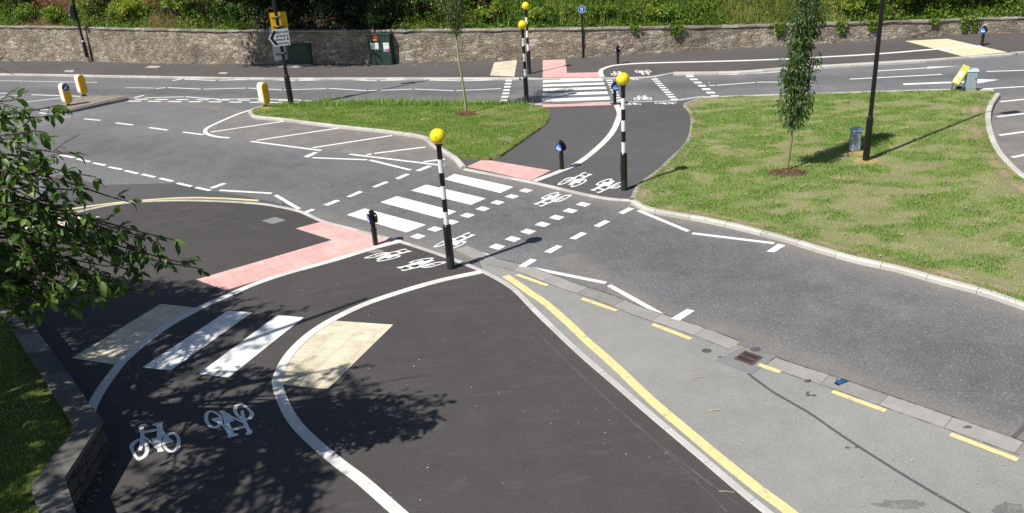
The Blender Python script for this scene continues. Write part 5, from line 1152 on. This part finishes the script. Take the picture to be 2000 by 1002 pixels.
# ---- twigs
for k,(a,b,lab) in enumerate((((1383,803),(1410,801),'short pale twig lying on the layby near the yellow line'),((1356,738.5),(1379,736.5),'thin pale twig lying on the layby left of the grate'),((1433,674),(1464,685),'thin twig lying on the channel above the grate'),((1404,960),(1434,962),'pale straw lying on the dark footway near the kerb'))):
    A,B=G(*a,.04 if k==3 else .012),G(*b,.04 if k==3 else .012); root=empty('twig',A,0,lab,'twig'); d=B-A; mb=MB(); mb.tube([(0,0,.004),tuple(d*.45+[.008,.01,.006]),tuple(d)],[.011 if k==0 else .006,.009 if k==0 else .005,.004],6); mb.build('stem',M['twig'],root)
# ---- covers and repairs in the ground
ribbon('crack_seal', GS([(1461,730),(1485,748),(1512,767),(1550,789),(1587,811),(1630,841),(1675,871),(1741,913),(1785,940),(1829,966),(1895,1004),(2000,1065)],.004), .05, 0, .0065, M['patch'], layby, flat=True)
ribbon('crack_seal', GS([(1960,866),(1978,855),(1992,842),(2010,826)],.004), .06, 0, .006, M['patch'], road, flat=True)
ribbon('crack_seal', GS([(538,401),(551,402),(554,398),(550,392)],.004), .05, 0, .006, M['patch'], road, flat=True)
def spot(name,px,py,rx,ry,mat,parent,z,seed,n=18):
    r=np.random.RandomState(seed); c=G(px,py,z); pts=[]
    for k in range(n):
        a=2*math.pi*k/n; w=r.uniform(.8,1.2); q=G(px+rx*w*math.cos(a),py+ry*w*math.sin(a),z); pts.append(q)
    return sheet(name,pts,z,M[mat],parent)
spot('tar_spot',1380,685,10,4.5,'patch',layby,.0068,1); spot('tar_spot',1476,682,10,4.5,'patch',road,.0045,2)
for k,(x,y,a,b) in enumerate(((1577,744,7,3),(1579,771,6,2.5),(1590,772,5,2),(1578,766,4,1.5),(1655,874,5,2),(1675,873,7,2),(1890,834,10,3),(1406,697,5,1.5),(930,421,1,1))): spot('oil_spot',x,y,a,b,'patch',layby,.0070+.0002*k,10+k,12)
spot('damp_patch',1760,985,52,9,'damp',layby,.0074,30,26); spot('damp_patch',1968,995,32,14,'damp',layby,.0075,31,26)
for k,(x,y,a,b) in enumerate(((585,321.5,9,2.5),(1032,408,12,4),(990,421,9,3))): spot('tyre_smudge',x,y,a,b,'damp',road,.003+.0003*k,40+k,20)
cv=empty('ground_cover',G(990,270.5,GZ+.02),0,'small dark square inspection cover sunk in the small verge grass','cover')
mb=MB(); q=[(a-G(990,270.5,GZ+.02)) for a in GP([(975,270.5),(987.5,266),(1005,271),(993,275.5)],GZ+.02)]; mb.add(q,[(0,3,2,1)]); o=mb.build('lid',M['cover'],cv)
mb=MB(); q2=[v*1.35 for v in q]; mb.add([tuple(np.array(v)-[0,0,.004]) for v in q2],[(0,3,2,1)]); mb.build('surround',M['straw'],cv)
# dead grass rings at post feet and cabinets
for k,(x,y,rx,ry) in enumerate(((1691,315,26,6),(1672,299,24,6),(572,210,16,4),(518,210,14,3),(830,233,10,3),(755,202,9,2))): spot('dead_grass_patch',x,y,rx,ry,'straw',island_r if x>1200 else island_l,GZ+.006+.0004*k,50+k,20)

# ------------------------------------------------------------------ trees
def mulch_bed(px,py,rx,ry,label,seed):
    r=np.random.RandomState(seed); c=G(px,py,GZ); root=empty('mulch_bed',c,0,label,'mulch bed'); R1=[(G(px+rx*math.cos(2*math.pi*k/24)*r.uniform(.9,1.1),py+ry*math.sin(2*math.pi*k/24)*r.uniform(.9,1.1),GZ)-c) for k in range(24)]
    mb=MB(); mb.add([(0,0,.07)]+[(*(p[:2]*.6),.055) for p in R1]+[(*p[:2],.008) for p in R1],[(0,1+k,1+(k+1)%24) for k in range(24)]+[(1+k,25+k,25+(k+1)%24,1+(k+1)%24) for k in range(24)]); mb.build('mound',M['mulch'],root)
    n=420; A=np.array([p[:2] for p in R1]); t=r.uniform(0,1,n)**.5; i=r.randint(0,24,n); P=np.column_stack([A[i]*t[:,None],.08-.06*t]); foliage_mesh('bark_chips',P,r.uniform(size=n),r,.07,.03,M['dead'],root,droop=0)
    root.children[-1]['kind']='stuff'; return root
mulch_bed(1537,338,38,7.5,'ring of brown bark mulch round the foot of the columnar tree',61); mulch_bed(911,223.5,20,4,'ring of brown bark mulch round the foot of the thin young tree',62)
def slim_tree(base,label,name,H,zlo,width,lean,n,L,W,mat,bark,r0_,seed,droop,nl=26,dens_pow=1.0,prof=None,gap=0.0):
    r=np.random.RandomState(seed); root=empty(name,base,0,label,'tree'); mb=MB()
    tr=lambda z: np.array([lean[0]*z/H+.02*math.sin(z*2.1),lean[1]*z/H+.02*math.cos(z*1.7),z])
    mb.tube([tr(z) for z in np.linspace(-.1,H,14)],[r0_*(1-.8*k/13) for k in range(14)],9); trunk=mb.build('trunk',M[bark],root)
    PS=[];DS_=[];TS=[]; lim=MB()
    for k in range(nl):
        z0=zlo+(H-zlo)*(k/nl)**1.05; a=k*2.4+r.uniform(-.4,.4); u=(z0-zlo)/(H-zlo); wd=width*(prof(u) if prof else 1)*r.uniform(.35,1.35); ln=r.uniform(.7,1.3)
        s=tr(z0-.25 if z0>zlo+.2 else z0); e=tr(min(z0+ln*.75,H))+np.array([math.cos(a)*wd,math.sin(a)*wd,0]); m_=(s+e)/2+np.array([math.cos(a)*wd*.22,math.sin(a)*wd*.22,-.06])
        pts=smooth([s,m_,e],5); lim.tube(pts,[.016*(1-.8*i/(len(pts)-1)) for i in range(len(pts))],5)
        q=int(n/nl); t=r.uniform(.1,1,q)**.8; ii=np.minimum((t*(len(pts)-1)).astype(int),len(pts)-2); f=t*(len(pts)-1)-ii; PA=np.array(pts); base_=PA[ii]*(1-f)[:,None]+PA[ii+1]*f[:,None]
        off=r.normal(size=(q,3))*np.array([.085,.085,.08])*(.6+width); PS.append(base_+off); o2=off/np.linalg.norm(off,axis=1,keepdims=True); TS.append(np.full(q,r.uniform(.15,.85))); DS_.append(o2)
    lim.build('branches',M[bark],root)
    P=np.concatenate(PS);D=np.concatenate(DS_);t=np.concatenate(TS);n=len(P); D=D*.7+rnd_dirs(r,n)*.5; D[:,2]-=droop; D/=np.linalg.norm(D,axis=1,keepdims=True)
    Nn=rnd_dirs(r,n); Nn[:,2]=np.abs(Nn[:,2])+.3; Nn/=np.linalg.norm(Nn,axis=1,keepdims=True)
    V,F=oval_leaves(P,D,Nn,L*r.uniform(.6,1.25,n),W*r.uniform(.7,1.2,n),.2); raw_mesh('crown',V,F,M[mat],np.repeat(np.clip(t*.7+r.normal(size=n)*.2,0,1),8),root); return root
slim_tree(G(1537,332,GZ),'narrow columnar young tree with dense drooping leaves on the right verge','columnar_tree',5.7,1.1,0.285,(.3,.1),6200,.135,.042,'column','tanbark',.045,71,.75,nl=46,prof=lambda u:.55+.75*math.sin(math.pi*min(1,.18+u*.85)))
slim_tree(G(910.5,221.5,GZ),'thin young tree with a sparse airy crown on the small verge','young_tree',6.4,2.75,0.5,(-.25,0),4200,.09,.042,'sapleaf','palebark',.05,72,.35,nl=46,prof=lambda u:.35+1.15*math.sin(math.pi*min(1,.08+u*.8)))
#PART4
# ------------------------------------------------------------------ overhanging cherry tree beside the garden wall
def cherry():
    r=np.random.RandomState(7); B=np.array([-10.6,10.2,HW-.07]); root=empty('cherry_tree',B,0,'broad cherry tree on the shaded lawn, boughs hanging into the left of the photo','tree')
    fork=B+np.array([.35,-.2,2.3]); tk=MB(); tk.tube([(0,0,-.2),(.05,0,.7),(.2,-.1,1.5),tuple(fork-B)],[.24,.19,.17,.15],12); tk.build('trunk',M['bark'],root)
    boughs=[((352,512),9.4),((338,468),9.2),((300,500),9.3),((255,395),8.9),((285,570),9.8),((232,568),9.9),((185,345),8.5),((135,300),8.2),((115,205),7.8),((105,225),8.0),((60,255),8.2),((30,195),7.7),((150,372),8.8),((205,430),9.1),((175,480),9.5),((245,500),9.6),((150,545),9.8),((78,602),10.1),((120,600),10.0),((40,450),9.4),((15,330),8.7),((50,622),10.2),((0,560),10.0),((265,465),9.3),((95,400),9.0),((60,370),8.8),((90,310),8.5),((25,270),8.3),((210,520),9.7),((5,112),7.6),((70,500),9.6),((20,400),9.1),((-20,480),9.6),((110,450),9.3),((165,420),9.1),((388,524),9.9),((30,520),9.8),((120,350),8.7),((70,330),8.9),((-10,230),8.0),((45,410),9.6),((10,590),10.2),((150,450),9.8),((215,460),9.7),((60,600),10.0),((140,590),9.9),((200,578),9.9),((250,560),9.8),((30,560),9.9),((100,572),10.0),((160,562),9.7),((90,540),9.6),((230,545),9.6),((270,535),9.7),((190,530),9.5),((130,510),9.5),((40,480),9.4),((300,470),9.6),((60,455),9.2)]
    T_=[ray(*p,d+1.15+(.45 if i in (0,1,2,3,35) else 0)) for i,(p,d) in enumerate(boughs)]; nb=len(T_)
    # outer crown beyond the frame, which throws the dappled shade
    C=np.array([-10.2,8.8,6.6]); tries=0; sil=np.array([(-400,160),(0,168),(40,186),(70,184),(120,195),(120,240),(150,255),(100,270),(150,300),(190,335),(190,370),(265,390),(270,410),(200,430),(300,450),(350,462),(335,490),(362,505),(350,530),(300,540),(290,580),(220,585),(130,610),(90,610),(60,640),(0,640),(-400,700)],float)
    # ground that the crown shades (surveyed); the crown spreads just far enough to shade it
    SH=np.array([q[:2] for q in GP([(-900,900),(-600,640),(-100,585),(60,562),(200,545),(380,548),(470,575),(545,572),(600,590),(610,640),(600,690),(640,730),(700,690),(790,715),(880,775),(850,830),(800,850),(760,900),(700,905),(640,1010),(600,1180),(200,1500),(-900,1500)])])
    ax0=B[:2]
    while len(T_)<nb+860 and tries<40000:
        tries+=1; g=r.uniform([-15.5,5.5],[0.5,18.5])
        if not inpoly(g[None,:],SH)[0]: continue
        if (g[0]>-4.6 and r.uniform()<.42) or (g[0]>-6.2 and r.uniform()<.35): continue
        z=r.uniform(3.2,11.5); p=np.array([g[0],g[1],0])+np.array(SUNV)*(z/SUNV[2]); q,w=proj(p)
        if np.linalg.norm(p[:2]-ax0)>7.5 or (p[1]<2.5 and p[0]>-4): continue
        if w>0.3 and q[0]>-90 and q[0]<2100 and q[1]>-120 and q[1]<1100: continue
        T_.append(p)
    for i in range(nb):
        if i==35: continue
        for dd in np.arange(0,2.6,.2):
            p=ray(*boughs[i][0],boughs[i][1]+.9+dd); g=p-np.array(SUNV)*(p[2]/SUNV[2])
            T_[i]=p
            if inpoly(g[None,:2],SH)[0]: break
    print('crown targets',len(T_)-nb,tries)
    wood=MB(); LP=[];LD=[];LT=[]
    mains=[]
    for k in range(9):
        a=2*math.pi*k/9+.3; e=C+np.array([math.cos(a)*2.8,math.sin(a)*2.8,r.uniform(-1.2,2.6)]); mains.append(e); pts=smooth([fork,(fork+e)/2+np.array([0,0,.3]),e],5)
        wood.tube([p-B for p in pts],[.11*(1-.6*i/(len(pts)-1)) for i in range(len(pts))],8)
    lowm=np.array([-8.3,10.4,3.1]); pts=smooth([fork,(fork+lowm)/2+np.array([0,0,.1]),lowm],5); wood.tube([p-B for p in pts],[.09*(1-.45*i/(len(pts)-1)) for i in range(len(pts))],8)
    mid=np.array([-7.8,9.6,4.0]); pts=smooth([fork,(fork+mid)/2+np.array([0,0,.2]),mid],5); wood.tube([p-B for p in pts],[.08*(1-.5*i/(len(pts)-1)) for i in range(len(pts))],8)
    mains+= [lowm,mid]
    for k,t in enumerate(T_):
        vis=k<nb
        m=(lowm if (t[2]<3.8) else mid) if vis else min(mains,key=lambda q:np.linalg.norm(q-t))
        dist=np.linalg.norm(t-m); mm=(m+t)/2+r.normal(size=3)*.1*dist*.4+np.array([0,0,.12*dist]); pts=smooth([m,mm,t],7); n=len(pts)
        if not vis:
            pp=np.array(pts[6:]); gg=pp[:,:2]-np.array(SUNV)[:2]*(pp[:,2]/SUNV[2])[:,None]
            if not inpoly(gg,SH).all(): continue
        wood.tube([p-B for p in pts],[.026*(1-.85*i/(n-1))+.003 for i in range(n)],5)
        # side twigs with leaves along the outer part
        PA=np.array(pts); Lt=min(2.0,dist*.8); nt=10 if vis else 13
        for j in range(nt):
            u=1-(j/nt)*min(.85,Lt/max(dist,.3)); i=min(int(u*(n-1)),n-2); f=u*(n-1)-i; o=PA[i]*(1-f)+PA[i+1]*f; ax=PA[i+1]-PA[i]; ax/=np.linalg.norm(ax)
            d=rnd_dirs(r,1)[0]; d=d-ax*(d@ax); d/=np.linalg.norm(d)+1e-9; d=d*.8+ax*.7+np.array([0,0,-.12]); d/=np.linalg.norm(d); ln=(.10+.28*r.uniform())*(1 if j else .6)
            if k==35 and j>2: continue
            e=o+d*ln
            if vis:
                q,_=proj(e)
                if not inpoly(q[None,:],sil)[0] and j>1 and k!=35: continue
            if vis: wood.tube([o-B,(o+e)/2-B+np.array([0,0,.015]),e-B],[.005,.004,.002],4,cap=False)
            nl=r.randint(5,9) if vis else r.randint(6,10)
            for q_ in range(nl):
                s=(q_+.5)/nl if q_<nl-1 else 1.0; p=o+(e-o)*s; ld=d*.5+rnd_dirs(r,1)[0]*.75+np.array([0,0,-.45]); LP.append(p); LD.append(ld/np.linalg.norm(ld)); LT.append(r.uniform(.1,.7)+(.25 if q_==nl-1 else 0))
    wood.build('branches',M['bark'],root)
    P=np.array(LP);D=np.array(LD);LT=np.array(LT); q,w=proj(P); inf=(w>0.3)&(q[:,0]>-30)&(q[:,0]<2030)&(q[:,1]>-30)&(q[:,1]<1030)
    t9=ray(388,524,11.5); ok=~inf|inpoly(q,sil)|(np.linalg.norm(P-t9,axis=1)<.4)
    gs=P[:,:2]-np.array(SUNV)[:2]*(P[:,2]/SUNV[2])[:,None]; ok&=inf|inpoly(gs,SH)
    P,D,LT=P[ok],D[ok],LT[ok]; n=len(P); Nn=rnd_dirs(r,n)*.6; Nn[:,2]=np.abs(Nn[:,2])+.8; Nn/=np.linalg.norm(Nn,axis=1,keepdims=True)
    L=.12*r.uniform(.5,1.35,n); V,F=oval_leaves(P-B,D,Nn,L,L*r.uniform(.44,.58,n),.16); raw_mesh('leaves',V,F,M['cherry'],np.repeat(np.clip(np.array(LT)+r.normal(size=n)*.15,0,1),8),root)
    print('cherry leaves',n)
cherry()
